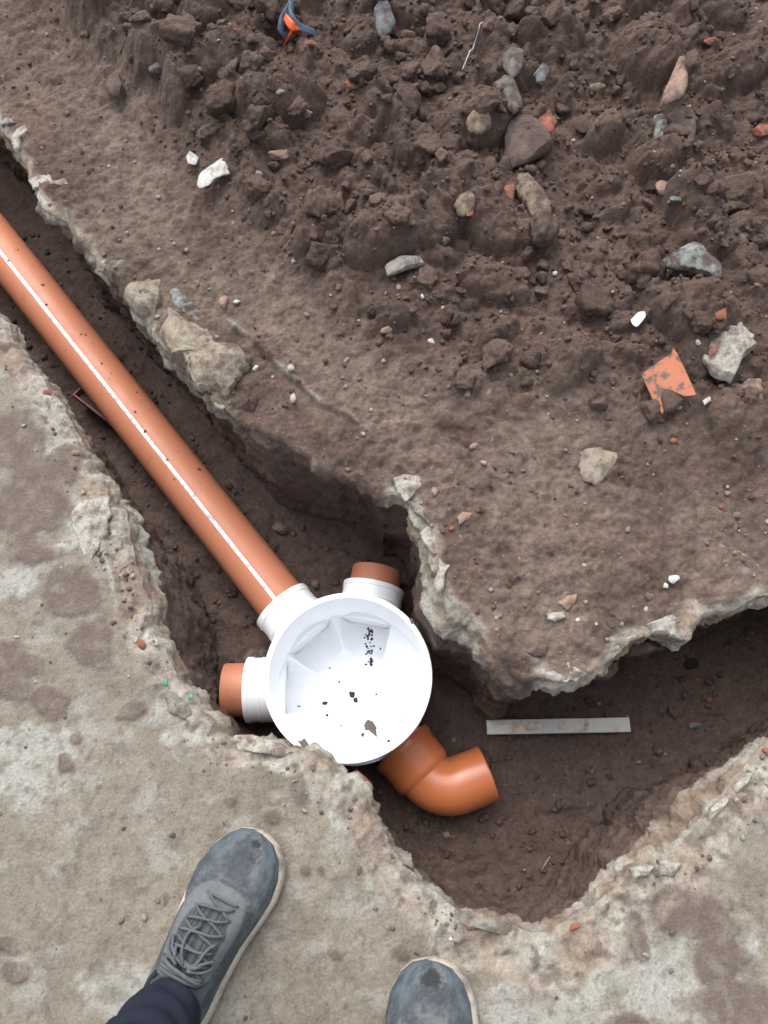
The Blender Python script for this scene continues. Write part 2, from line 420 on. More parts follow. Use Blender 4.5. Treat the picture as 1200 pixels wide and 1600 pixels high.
def near_fields(x, y, d, colour=False):
    px, py = proj(x, y)
    qx, qy = px, py
    px = px + 34 * fbm(x, y, 58.0, 9, 3) ; py = py + 34 * fbm(x, y, 59.0, 9, 3)
    n0 = fbm(x, y, 60.0, 14, 4); n1 = fbm(x, y, 61.0, 5, 4); n2 = fbm(x, y, 62.0, 34, 4); n3 = fbm(x, y, 63.0, 110, 3)
    mud = sstep(-.10, .16, blot(px, py, MUD, n0 + .45 * n2, .75)) * (1 - .35 * sstep(-.1, .4, n2))
    small = sstep(.36, .50, fbm(x, y, 64.0, 26, 3) + .15 * n1)
    mud = np.maximum(mud, small * .8)
    h = 0.003 * n1 + 0.0022 * n2 + 0.0012 * n3 + 0.0035 * mud + 0.0015 * mud * n2
    # rough broken margin
    wob = np.interp(qx, [0, 250, 500, 640, 900, 1100, 1250], [.045, .045, .04, .062, .085, .055, .05]) * (1 + .45 * fbm(x, y, 66.0, 9, 3))
    lip = sstep(1.0, .78, d / wob)
    wx = x + .006 * noise(x * 40, y * 40, 2.); wy = y + .006 * noise(x * 40, y * 40, 5.)
    h += lip * (-0.008 + 0.008 * fbm(x, y, 67.0, 26, 4) + .22 * lumps(wx, wy, .030, 6, .6) + .2 * lumps(wx, wy, .014, 7, .6) - .4 * lumps(wx, wy, .021, 8, .45))
    h += lip * 0.012 * (billow(x, y, 68., 24, 5, .6) - .2)
    h -= 0.012 * sstep(0.012, 0.0, d) ** 2
    # cracked-off flakes
    fl = np.floor((fbm(x, y, 71.0, 8, 2)) * 7) / 7
    h += lip * 0.009 * fl
    if not colour: return h
    base = np.array([0.196, 0.173, 0.138])[None] * (1 + .22 * n1 + .28 * n2 + .24 * n3)[:, None]
    t = sstep(-.1, .5, fbm(x, y, 72.0, 9, 4))[:, None]
    base = base * (1 - .55 * t) + np.array([0.165, 0.140, 0.112])[None] * .55 * t
    pa = sstep(-.05, .5, blot(px, py, PALE, fbm(x, y, 73.0, 11, 4) + .8 * n2, 1.2)) * .62
    base = base * (1 - pa[:, None]) + np.array([0.325, 0.33, 0.298])[None] * (1 + .22 * n2 + .24 * n3)[:, None] * pa[:, None]
    t = (sstep(.12, .55, fbm(x, y, 74.0, 8, 4)) * .5)[:, None]
    base = base * (1 - t) + np.array([0.155, 0.125, 0.096])[None] * t
    streak = sstep(.15, .6, fbm(x * .45 + y * .45, (y - x) * 2.2, 79.0, 16, 4))[:, None] * .35
    base = base * (1 - streak) + np.array([0.30, 0.29, 0.25])[None] * streak
    m1 = (sstep(.02, .30, fbm(x, y, 85.0, 17, 5, .62)) * .55)[:, None]
    base = base * (1 - m1) + np.array([0.128, 0.106, 0.084])[None] * m1
    m2 = (sstep(.05, .32, fbm(x * .8, y * 1.2, 86.0, 21, 5, .62)) * .55)[:, None]
    base = base * (1 - m2) + np.array([0.275, 0.270, 0.238])[None] * m2
    m3 = (sstep(.16, .30, fbm(x, y, 87.0, 75, 3)) * .5)[:, None]
    base = base * (1 - m3) + np.array([0.105, 0.085, 0.070])[None] * m3
    tone = sstep(-.35, .35, fbm(x, y, 75.0, 12, 4))[:, None]
    lc = (np.array([0.31, 0.295, 0.25])[None] * tone + np.array([0.215, 0.165, 0.125])[None] * (1 - tone)) * (1 + .45 * n2 + .5 * n3)[:, None]
    pit = (sstep(.10, .26, fbm(x, y, 76.0, 42, 3)) * .8)[:, None]
    lc = lc * (1 - pit) + np.array([0.105, 0.082, 0.068])[None] * pit
    lp = sstep(1.08, .86, d / wob)[:, None] * .85
    c = base * (1 - lp) + lc * lp
    pitted = sstep(.38, .50, fbm(x, y, 77.0, 80, 2))[:, None] * .5
    c = c * (1 - pitted) + np.array([0.12, 0.095, 0.078])[None] * pitted
    mc = np.array([0.118, 0.090, 0.074])[None] * (1 + .2 * n2 + .2 * n3)[:, None]
    mm = mud[:, None] * .92
    c = c * (1 - mm) + mc * mm
    return h, np.clip(c, 0.01, 0.9)

def floor_z(x, y):
    px, py = proj(x, y, -0.42)
    z = -0.425 + 0 * x
    # trench under the pipe: shallow beyond, deepening to the chamber
    r = sstep(620, 760, px)
    zl = -0.428 + 0.055 * sstep(1000, 760, py)
    zr = -0.412 + 0.04 * sstep(800, 1200, px)
    z = zl * (1 - r) + zr * r
    z += 0.018 * fbm(x, y, 80.0, 5, 3) + 0.010 * fbm(x, y, 81.0, 16, 4)
    wx = x + 0.012 * fbm(x, y, 1.5, 20, 2); wy = y + 0.012 * fbm(x, y, 2.5, 20, 2)
    rg = 0.45 + .55 * sstep(1150, 1300, py)
    z += rg * (.30 * lumps(wx, wy, .085, 11, .6) + .35 * lumps(wx, wy, .036, 12, .6) + .35 * lumps(wx, wy, .016, 13, .7)) + .022 * (billow(x, y, 82., 13, 5, .6) - .25)
    return z

def floor_fields(x, y):
    n1 = fbm(x, y, 90.0, 6, 4); n2 = fbm(x, y, 91.0, 34, 4); n3 = fbm(x, y, 92.0, 110, 2)
    c = np.array([0.103, 0.070, 0.058])[None] * (1 + .3 * n1 + .35 * n2 + .3 * n3)[:, None]
    g = sstep(.25, .6, fbm(x, y, 93.0, 9, 3)) * .6
    c = c * (1 - g[:, None]) + np.array([0.135, 0.100, 0.084])[None] * g[:, None]
    return floor_z(x, y), np.clip(c, .01, 1)

def far_h(x, y):
    x = np.atleast_1d(np.asarray(x, float)); y = np.atleast_1d(np.asarray(y, float))
    d, s = sdf(x, y); return far_fields(x, y, np.maximum(d, 0))
def near_h(x, y):
    x = np.atleast_1d(np.asarray(x, float)); y = np.atleast_1d(np.asarray(y, float))
    d, s = sdf(x, y); return near_fields(x, y, np.maximum(d, 0))
def flo_h(x, y):
    return floor_z(np.atleast_1d(np.asarray(x, float)), np.atleast_1d(np.asarray(y, float)))

def surf(px, py, zone):
    """point of the ground seen at a photograph pixel"""
    fn = {'far': far_h, 'near': near_h, 'floor': flo_h}[zone]
    z = -0.43 if zone == 'floor' else 0.0
    for _ in range(6):
        p = at(px, py, z); z = 0.5 * z + 0.5 * float(fn(p[0], p[1])[0])
    p = at(px, py, z)
    return Vector(p)

# ------------------------------------------------------------------ ground meshes
def grid_faces(nx, ny):
    i = np.arange((ny - 1) * nx).reshape(ny - 1, nx)[:, :-1].ravel()
    return np.stack([i, i + 1, i + nx + 1, i + nx], 1)

def bank_mesh(name, side, x0, x1, y0, y1, cell, fields, mat):
    xs = np.arange(x0, x1, cell); ys = np.arange(y0, y1, cell)
    x, y = [a.ravel() for a in np.meshgrid(xs, ys)]
    d, s = sdf(x, y)
    keep_v = (s == side) & (d > -cell * 1.45)
    F = grid_faces(len(xs), len(ys))
    ok = keep_v[F].all(1) & (d[F] > 0).any(1)
    F = F[ok]
    used = np.unique(F)
    mp = np.full(len(x), -1); mp[used] = np.arange(len(used))
    F = mp[F]; x = x[used].copy(); y = y[used].copy(); d = d[used].copy()
    m = d < 0.0
    # snap the overhanging vertices to the outline
    A = CT
    xm, ym = x[m], y[m]
    _, k = _exact(xm, ym)
    B = np.roll(CT, -1, 0); D = B - A
    t = np.clip(((xm - A[k, 0]) * D[k, 0] + (ym - A[k, 1]) * D[k, 1]) / ((D[k] ** 2).sum(1) + 1e-15), 0, 1)
    x[m] = A[k, 0] + t * D[k, 0]; y[m] = A[k, 1] + t * D[k, 1]
    d = np.maximum(d, 0)
    h, c = fields(x, y, d, True)
    return mesh_np(name, np.stack([x, y, h], 1), F, mat, col=c)

o = bank_mesh('ground', 1, -1.25, 1.35, 0.1, 2.35, 0.0034, far_fields, M_soil)
tag(o, 'churned brown earth bank with pale broken edge along the trench', kind='structure')
o = bank_mesh('concrete_slab', 0, -1.35, 1.05, -0.62, 1.95, 0.0036, near_fields, M_conc)
tag(o, 'mud-stained grey concrete slab with a crumbling broken edge', kind='structure')

# trench floor
xs = np.arange(-1.3, 1.4, 0.0042); ys = np.arange(-0.35, 1.95, 0.0042)
x, y = [a.ravel() for a in np.meshgrid(xs, ys)]
d, s = sdf(x, y, 0.0)
F = grid_faces(len(xs), len(ys))
F = F[(d[F] < 0.09).all(1)]
used = np.unique(F); mp = np.full(len(x), -1); mp[used] = np.arange(len(used)); F = mp[F]; x = x[used]; y = y[used]
z, c = floor_fields(x, y)
o = mesh_np('trench_floor', np.stack([x, y, z], 1), F, M_soil, col=c)
tag(o, 'dark damp earth floor of the trench', kind='structure')

# trench wall ribbon
def ribbon():
    step = 1
    C = CT; N = NM
    n = len(C)
    px, py = proj(C[:, 0], C[:, 1])
    side = CS
    rows = np.concatenate([np.linspace(0, 0.06, 14), np.linspace(0.06, 0.52, 82)[1:]])
    tx, ty = C[:, 0], C[:, 1]
    hf = far_fields(tx, ty, np.zeros(n)); hn = near_fields(tx, ty, np.zeros(n))
    top = np.where(side == 1, hf, hn)
    V, K = [], []
    # slow variation of the profile along the edge
    und = 0.020 + 0.018 * fbm(tx, ty, 100.0, 3, 2)
    # far bank: earth bulging out below the lip by the chamber; recess north of the chamber
    bul = np.where(side == 1, np.exp(-(((px - 705) / 60) ** 2 + ((py - 960) / 110) ** 2)) * 0.075, 0)
    bul += np.where(side == 1, np.exp(-(((px - 800) / 40) ** 2 + ((py - 1060) / 40) ** 2)) * 0.035, 0)
    bul -= np.where(side == 1, np.exp(-(((px - 530) / 90) ** 2 + ((py - 745) / 50) ** 2)) * 0.045, 0)
    bul += np.where(side == 1, np.exp(-(((px - 400) / 60) ** 2 + ((py - 690) / 50) ** 2)) * 0.020, 0)
    # left bank slopes outwards to the floor
    bul += np.where(side == 0, np.exp(-(((px - 215) / 80) ** 2 + ((py - 900) / 130) ** 2)) * 0.028, 0)
    bul += np.where(side == 0, np.exp(-(((px - 1080) / 120) ** 2 + ((py - 1320) / 120) ** 2)) * 0.045, 0)
    thick = 0.045 + 0.015 * fbm(tx, ty, 101.0, 6, 2)
    spade = np.floor(5 * noise(tx * 7, ty * 7, 55.0)) / 5 * .010
    wpro = smooth_c(np.stack([bul, und], 1), 30); bul, und = wpro[:, 0], wpro[:, 1]
    for r in rows:
        zz = top - r
        low = sstep(0.0, 1.0, (r - thick) / 0.05)
        off = -und * low + bul * sstep(0.0, 0.10, r) + 0.02 * sstep(0.30, 0.5, r)
        off = off + 0.004 * sstep(0.0, 0.02, r)
        q = [tx, ty, zz]
        rough = 0.009 * fbm(tx, ty, zz * 1.6, 24, 4) * sstep(0.0, 0.012, r) + 0.020 * fbm(tx, ty, zz * 1.8 + 9, 7, 3) * sstep(0.02, 0.12, r)
        rough = rough + (0.0045 * fbm(tx, ty, zz + 3, 85, 2) + .038 * (billow(tx, ty, zz * 1.4, 15, 4, .6) - .22)) * sstep(0.0, 0.02, r)
        off = off + rough + spade * sstep(.05, .12, r) * sstep(.45, .25, r)
        vx, vy = tx + N[:, 0] * off, ty + N[:, 1] * off
        dx_, dy_ = vx + 0.0878, vy - 0.2253                       # the dig was cut clear of the chamber
        rr_ = np.sqrt(dx_ * dx_ + dy_ * dy_) + 1e-9
        rmin = 0.168 + .004 * noise(tx * 30, ty * 30, zz * 30)
        kk = np.where((r > .05) & (rr_ < rmin), rmin / rr_, 1.0)
        vx, vy = -0.0878 + dx_ * kk, 0.2253 + dy_ * kk
        V.append(np.stack([vx, vy, zz], 1))
        n1 = fbm(tx, ty, zz, 9, 3); n2 = fbm(tx, ty, zz, 40, 3); n3 = fbm(tx, ty, zz, 120, 2)
        soil = np.array([0.106, 0.073, 0.060])[None] * (1 + .35 * n1 + .3 * n2 + .2 * n3)[:, None]
        oc = sstep(.1, .5, fbm(tx, ty, zz + 4, 8, 3))[:, None] * .5
        soil = soil * (1 - oc) + np.array([0.14, 0.092, 0.064])[None] * oc
        ton = sstep(-.3, .35, fbm(tx, ty, zz * 2, 13, 3))[:, None]
        con = (np.array([0.36, 0.345, 0.29])[None] * ton + np.array([0.20, 0.145, 0.105])[None] * (1 - ton)) * (1 + .3 * n2 + .3 * n3)[:, None]
        k = (1 - low)[:, None] * np.where(side == 1, sstep(-.30, .20, fbm(tx, ty, 46.0, 6.5, 3) + (np.interp(px, PAX, PAY) - .5) * .9), .9)[:, None]
        k = np.where(r > thick * 1.3, 0, k[:, 0])[:, None]
        K.append(soil * (1 - k) + con * k)
    V = np.concatenate(V); K = np.concatenate(K)
    F = []
    i = np.arange(n); j = (i + 1) % n
    for r in range(len(rows) - 1):
        a = r * n
        F.append(np.stack([a + i, a + j, a + n + j, a + n + i], 1))
    return V, np.concatenate(F), np.clip(K, .01, 1)
V, F, K = ribbon()
o = mesh_np('trench_wall', V, F, M_soil, col=K)
tag(o, 'dug earth wall of the trench below the broken concrete', kind='structure')

# the site beyond the detailed ground
def ring_ground():
    bm = bmesh.new()
    xs = [-60, -20, -6, -2.5, -1.22, 1.02, 2.5, 6, 20, 60]; ys = [-60, -20, -6, -2, -0.58, 1.9, 2.3, 5, 20, 60]
    vs = {}
    for i, X in enumerate(xs):
        for j, Y in enumerate(ys): vs[i, j] = bm.verts.new((X, Y, -0.025 if (-1.3 <= X <= 1.4 and -.7 < Y < 2.4) else 0.0))
    for i in range(len(xs) - 1):
        for j in range(len(ys) - 1):
            if xs[i] == -1.22 and -0.6 < ys[j] < 2.0: continue
            bm.faces.new([vs[i, j], vs[i + 1, j], vs[i + 1, j + 1], vs[i, j + 1]])
    return bm
M_site = material('site_earth', color=(0.120, 0.088, 0.069), rough=.95, spec=.1, speck=.3, speck_scale=40, bump=.8, bump_scale=30, bump_dist=.03,
                  blotch=(0.19, 0.165, 0.135), blotch_scale=1.3)
o = bm_obj('surrounding_ground', ring_ground(), M_site, smooth=False)
tag(o, 'bare earth of the site around the trench', kind='structure')

# ------------------------------------------------------------------ rocks, clods
_ico = {}
def ico(level):
    if level not in _ico:
        bm = bmesh.new(); bmesh.ops.create_icosphere(bm, subdivisions=level, radius=1)
        _ico[level] = (np.array([v.co[:] for v in bm.verts]), np.array([[v.index for v in f.verts] for f in bm.faces])); bm.free()
    return _ico[level]

def rock_verts(level, seed, rough=0.35, facets=5):
    V, F = ico(level)
    rs = np.random.RandomState(seed)
    V = V.copy()
    for _ in range(facets):                      # planed faces
        n = rs.normal(size=3); n /= np.linalg.norm(n)
        k = 0.45 + 0.40 * rs.rand()
        dp = V @ n
        m = dp > k
        V[m] -= n[None] * ((dp[m] - k) * 0.95)[:, None]
    o_ = rs.rand(3) * 50
    n1 = fbm(V[:, 0] + o_[0], V[:, 1] + o_[1], V[:, 2] + o_[2], 1.1, 2)
    n2 = fbm(V[:, 0] + o_[1], V[:, 1] + o_[2], V[:, 2] + o_[0], 3.6, 3) if level > 1 else 0
    n3 = billow(V[:, 0] + o_[0], V[:, 1] + o_[2], V[:, 2], 2.6, 4, .6) if level > 2 else 0.2
    return V * (1 + rough * n1 + rough * 0.45 * n2 + rough * 1.1 * (n3 - .2))[:, None], F

def rotm(rs):
    q = rs.normal(size=4); q /= np.linalg.norm(q)
    a, b, c, d = q
    return np.array([[a*a+b*b-c*c-d*d, 2*(b*c-a*d), 2*(b*d+a*c)], [2*(b*c+a*d), a*a-b*b+c*c-d*d, 2*(c*d-a*b)], [2*(b*d-a*c), 2*(c*d+a*b), a*a-b*b-c*c+d*d]])

def clod_field(name, pos, rad, level, mat, label, colf, sink=0.25, rough=.45, flat=(.7, 1.1), seed=0, facets=3):
    rs = np.random.RandomState(seed + 99)
    protos = [rock_verts(level, 1000 * seed + k, rough, facets) for k in range(28)]
    VV, FF, CC = [], [], []
    nv = len(protos[0][0]); F0 = protos[0][1]
    for i in range(len(pos)):
        P, _ = protos[rs.randint(28)]
        sc = np.array([rs.uniform(.8, 1.25), rs.uniform(.7, 1.1), rs.uniform(*flat)])
        Q = (P * sc) @ rotm(rs).T * rad[i]
        Q[:, 2] *= .85
        VV.append(Q + pos[i] + np.array([0, 0, rad[i] * (0.5 - sink)]))
        CC.append(np.repeat((colf(rs))[None], nv, 0) * (1 + .12 * rs.normal(size=(nv, 1))))
    V = np.concatenate(VV); C_ = np.clip(np.concatenate(CC), .01, .9)
    F = (F0[None] + (np.arange(len(pos)) * nv)[:, None, None]).reshape(-1, 3)
    o = mesh_np(name, V, F, mat, col=C_)
    tag(o, label, kind='stuff')
    return o

def scatter(n, rs, dens, zone, x0, x1, y0, y1, margin=0.01):
    out = []
    while sum(len(a) for a in out) < n:
        x = rs.uniform(x0, x1, 4 * n); y = rs.uniform(y0, y1, 4 * n)
        d, s = sdf(x, y, 0)
        px, py = proj(x, y)
        if zone == 'far': ok = (s == 1) & (d > margin)
        elif zone == 'near': ok = (s == 0) & (d > margin)
        else: ok = d < -margin
        ok &= rs.rand(len(x)) < dens(px, py, x, y, d)
        out.append(np.stack([x[ok], y[ok]], 1))
    P = np.concatenate(out)[:n]
    fn = {'far': far_h, 'near': near_h, 'floor': flo_h}[zone]
    return np.column_stack([P, fn(P[:, 0], P[:, 1])])

rs = np.random.RandomState(5)
soilc = lambda r: np.array([0.090, 0.0595, 0.0470]) * r.uniform(.72, 1.28)
dl = lambda px, py, x, y, d: loose_mask(px, py) ** 1.5 * (0.25 + .75 * sstep(-.3, .3, fbm(x, y, 200., 4, 2)))
P = scatter(300, rs, dl, 'far', -1.0, 1.15, .5, 2.3, .06)
clod_field('large_soil_clods', P, rs.uniform(.018, .048, len(P)) * rs.uniform(.6, 1.0, len(P)), 4, M_soil, 'large lumps of dug brown earth heaped at the back', soilc, .38, .42, (.5, .9), 1, 8)
P = scatter(1300, rs, dl, 'far', -1.0, 1.15, .4, 2.3, .03)
clod_field('soil_clods', P, .006 + .013 * rs.rand(len(P)) ** 2, 3, M_soil, 'fist-to-walnut sized clods of loose brown earth', soilc, .3, .42, (.6, 1), 2, 9)
dl2 = lambda px, py, x, y, d: .30 * sstep(-.2, .3, fbm(x, y, 205., 7, 3)) + .7 * loose_mask(px, py)
P = scatter(6000, rs, dl2, 'far', -1.0, 1.15, .2, 2.3, .01)
clod_field('soil_crumbs', P, .002 + .0055 * rs.rand(len(P)) ** 2, 2, M_soil, 'small crumbs of brown earth strewn over the bank', soilc, .2, .45, (.6, 1), 3, 8)
gcol = lambda r: np.array([[.27, .235, .20], [.33, .31, .27], [.20, .165, .14], [.36, .13, .07], [.16, .13, .115]][r.choice(5, p=[.33, .2, .27, .02, .18])]) * r.uniform(.7, 1.1)
P = scatter(1500, rs, lambda px, py, x, y, d: .35 + .65 * sstep(-.1, .4, fbm(x, y, 210., 5, 2)) * (1 - loose_mask(px, py)), 'far', -1.0, 1.15, .2, 2.3, .01)
clod_field('gravel_bits', P, .0014 + .0045 * rs.rand(len(P)) ** 3, 2, M_soil, 'tiny pale bits of mortar and gravel in the earth', gcol, .1, .4, (.5, 1), 4)
pitc = lambda r: np.array([0.100, 0.068, 0.056]) * r.uniform(.75, 1.25)
P = scatter(1000, rs, lambda px, py, x, y, d: .2 + .65 * sstep(.1, -.35, y) * sstep(-.2, .3, fbm(x, y, 220., 9, 2)) , 'floor', -.95, 1.0, -.3, 1.5, .005)
clod_field('trench_crumbs', P, .002 + .008 * rs.rand(len(P)) ** 4, 2, M_soil, 'dark crumbs of damp earth on the trench floor', pitc, .2, .5, (.6, 1), 5)
P = scatter(350, rs, lambda px, py, x, y, d: .3 + 0 * px, 'floor', -.95, 1.0, -.3, 1.5, .01)
clod_field('trench_gravel', P, .0014 + .005 * rs.rand(len(P)) ** 3, 2, M_soil, 'small stones pressed into the trench floor', lambda r: gcol(r) * .7, .1, .4, (.5, 1), 6)
nearc = lambda r: np.array([[.13, .10, .085], [.30, .27, .22], [.2, .165, .13]][r.choice(3, p=[.5, .2, .3])]) * r.uniform(.8, 1.15)
P = scatter(520, rs, lambda px, py, x, y, d: .03 + .97 * sstep(.08, .02, d) * sstep(-.1, .4, fbm(x, y, 230., 8, 2)), 'near', -.9, .9, -.35, 1.4, .004)
clod_field('slab_grit', P, .0012 + .0045 * rs.rand(len(P)) ** 3, 2, M_soil, 'grit and earth crumbs lying on the concrete edge', nearc, .1, .4, (.5, 1), 7)

lump_skip = []
def outline_rock(name, poly, zone, mat, label, cat, thick=0.03, lift=0.0, z=None, group=None, dome=2.4, seed=0, rough=.16, center=None, parent=None, nr=14, na=56, cl=.28):
    """a stone of its true outline: rings from the rim to the top, closed below"""
    if center is None:
        center = (sum(p[0] for p in poly) / len(poly), sum(p[1] for p in poly) / len(poly))
    base = surf(*center, zone) if z is None else Vector(at(*center, z))
    if z is None:
        hf_ = {'far': far_h, 'near': near_h, 'floor': flo_h}[zone]
        sp = np.array([at(center[0] + (p[0] - center[0]) * k, center[1] + (p[1] - center[1]) * k, base.z)[:2] for p in poly for k in (.4, .8)])
        q_ = float(np.percentile(hf_(sp[:, 0], sp[:, 1]), 65))
        if len(lump_skip) == 0 and zone == 'far' and 'large' not in name: q_ -= .003
        base = Vector(at(center[0], center[1], q_))
    zc = base.z + lift
    W = np.array([at(p[0], p[1], zc)[:2] for p in poly]) - np.array([base.x, base.y])
    th = np.linspace(0, 2 * pi, na, endpoint=False)
    jr = np.random.RandomState(seed + 4)
    jag = 1 + .05 * np.convolve(np.tile(jr.normal(size=na), 3), [.25, .5, .25], 'same')[na:2 * na] + .03 * jr.normal(size=na) * (jr.rand(na) < .3)
    # radial distance of the outline
    R = np.zeros(na)
    for k, t in enumerate(th):
        dv = np.array([cos(t), sin(t)]); best = 0
        for i in range(len(W)):
            a, b = W[i], W[(i + 1) % len(W)]
            e = b - a; den = dv[0] * e[1] - dv[1] * e[0]
            if abs(den) < 1e-12: continue
            r = (a[0] * e[1] - a[1] * e[0]) / den
            s_ = (a[0] * dv[1] - a[1] * dv[0]) / den
            if r > 0 and -1e-6 <= s_ <= 1 + 1e-6: best = max(best, r)
        R[k] = best * jag[k]
    if zone == 'far' and z is None: thick *= .62
    prs = np.random.RandomState(seed + 900)
    rmean = float(R.mean())
    planes = []
    for _ in range(6):
        a_ = prs.uniform(0, 2 * pi); planes.append((cos(a_), sin(a_), prs.uniform(.15, .9), prs.uniform(.55, 1.0)))
    V = [[0, 0, thick * .85]]; F = []
    rr = np.linspace(0, 1, nr + 1)[1:]
    ss = seed * 7.7
    for f in rr:
        rk = R * f
        X, Y = rk * np.cos(th), rk * np.sin(th)
        zz = thick * (1 - f ** (dome + 1.5)) ** .55 * (1 + 0 * th)
        for (pa_, pb_, sl, hh) in planes: zz = np.minimum(zz, thick * (hh - sl * (X * pa_ + Y * pb_) / rmean))
        zz = np.maximum(zz, cl * thick * (1 - f ** 5) - .2 * thick * f ** 5)
        zz = zz + rough * thick * 1.6 * fbm(X + ss, Y + ss, 0., 30, 4) * (1 - f ** 6) + rough * thick * 1.2 * (billow(X + ss, Y, 1., 45, 4, .6) - .2)
        V += list(np.stack([X, Y, zz], 1))
    for f, zf in ((1.03, -.35), (.95, -.8), (.7, -1.0)):
        V += list(np.stack([R * f * np.cos(th), R * f * np.sin(th), thick * zf + 0 * th], 1))
    V.append([0, 0, -thick])
    nrt = nr + 3
    Fq = []
    for k in range(na): Fq.append([0, 1 + k, 1 + (k + 1) % na])
    for r in range(nrt - 1):
        for k in range(na):
            a = 1 + r * na
            k2 = (k + 1) % na
            Fq.append([a + k, a + na + k, a + na + k2]); Fq.append([a + k, a + na + k2, a + k2])
    last = 1 + (nrt - 1) * na; c = len(V) - 1
    for k in range(na): Fq.append([last + k, c, last + (k + 1) % na])
    o = mesh_np(name, np.array(V), np.array(Fq), mat, parent=parent)
    o.data.set_sharp_from_angle(angle=radians(42))
    if parent is None:
        o.location = (base.x, base.y, zc)
        tag(o, label, cat, group)
    else:
        o.location = Vector((base.x, base.y, zc)) - parent.location
    return o

def small_rock(name, px, py, wpx, hpx, ang, zone, mat, label, cat, flat=.6, seed=0, sink=.3, group=None, level=3, rough=.3, facets=7):
    p = surf(px, py, zone)
    dist = (Vector(CP) - p).length
    rx, ry = wpx * dist / FPX / 2, hpx * dist / FPX / 2
    V, F = rock_verts(level, seed * 31 + 7, rough, facets)
    rz = (rx + ry) / 2 * flat
    V = V * np.array([rx, ry, rz])
    a = radians(ang); Rm = np.array([[cos(a), -sin(a), 0], [sin(a), cos(a), 0], [0, 0, 1]])
    V = V @ Rm.T
    o = mesh_np(name, V, F, mat, smooth=level > 3)
    if level > 2:
        o.data.polygons.foreach_set('use_smooth', [True] * len(F)); o.data.set_sharp_from_angle(angle=radians(38))
    o.location = (p.x, p.y, p.z + rz * (1 - 2 * sink))
    tag(o, label, cat, group)
    return o

exec_later = []
# ---- stones along the far edge (upper left)
outline_rock('broken_stone', [(252, 500), (264, 478), (290, 498), (332, 524), (340, 540), (352, 540), (372, 544), (386, 556), (386, 568), (366, 592), (352, 618), (330, 606), (304, 602), (296, 586), (286, 552), (268, 560), (262, 540), (250, 520)], 'far', M_st['beige'],
             'large flat broken pale beige stone jutting from the far trench edge beside the pipe', 'stone', .052, .001, cl=.75, seed=1, rough=.24, na=110, nr=20, center=(318, 556))
outline_rock('stone_chip', [(304, 596), (330, 604), (352, 616), (350, 628), (326, 618), (306, 610)], 'far', M_st['soil'],
             'soil-crusted flake stuck under the lower edge of the large flat beige stone', 'stone', .03, -.010, seed=2, rough=.3)
outline_rock('field_stone', [(200, 444), (252, 436), (254, 478), (240, 496), (212, 486), (190, 462)], 'far', M_st['beige'],
             'flat tan stone in the trench edge topmost of the row of edge stones', 'stone', .055, .000, cl=.62, seed=3, rough=.14)
outline_rock('flint_nodule', [(264, 458), (272, 450), (290, 458), (298, 474), (318, 486), (322, 496), (306, 502), (284, 488), (268, 474)], 'far', M_st['slate'],
             'small white-crusted grey stone with a dark hole resting above the tan edge stones', 'stone', .026, .0, seed=4, rough=.3)
outline_rock('stone_chip', [(330, 622), (344, 628), (364, 622), (366, 632), (350, 642), (336, 636)], 'far', M_st['pale'],
             'small whitish stone chip just under the large jutting pale stone', 'stone', .026, -.010, seed=5)
outline_rock('stone', [(366, 640), (382, 640), (398, 610), (412, 596), (414, 612), (400, 640), (392, 664), (372, 664)], 'far', M_st['soil'],
             'earth-covered lumpy brown stone on the edge right of the pale stone', 'stone', .055, -.004, seed=6, rough=.3)
outline_rock('stone', [(398, 660), (420, 656), (438, 676), (444, 700), (420, 698), (404, 684)], 'far', M_st['soil'],
             'brown earthy block hanging at the edge before the trench widens', 'stone', .05, -.025, seed=7, rough=.25)
outline_rock('concrete_chunk', [(270, 543), (285, 540), (293, 552), (284, 556), (272, 556)], 'far', M_st['pale'],
             'little white stone tip under the smooth brown-beige stone', 'stone', .03, -.012, seed=8)
outline_rock('broken_slab_plate', [(150, 398), (176, 402), (205, 412), (240, 416), (250, 426), (248, 436), (214, 434), (176, 428), (160, 420)], 'far', M_st['slate'],
             'thin greenish-grey stone plate with a light top edge above the tan edge stone', 'stone', .018, -.006, seed=9)
outline_rock('broken_slab_plate', [(44, 278), (60, 274), (88, 272), (110, 282), (100, 290), (70, 290), (52, 296)], 'far', M_st['pale'],
             'thin white-rimmed slab flake low in the upper left by the trench mouth', 'slab flake', .012, .0, seed=10)
outline_rock('broken_slab_plate', [(18, 215), (26, 203), (40, 196), (46, 204), (34, 216), (32, 232), (24, 232)], 'far', M_st['pale'],
             'curved white slab flake topmost on the trench edge', 'slab flake', .012, .004, seed=11)
outline_rock('stone', [(2, 186), (24, 184), (28, 192), (14, 198), (2, 196)], 'far', M_st['slate'],
             'pale green-grey stone at the very left above the trench mouth', 'stone', .016, .0, seed=12)
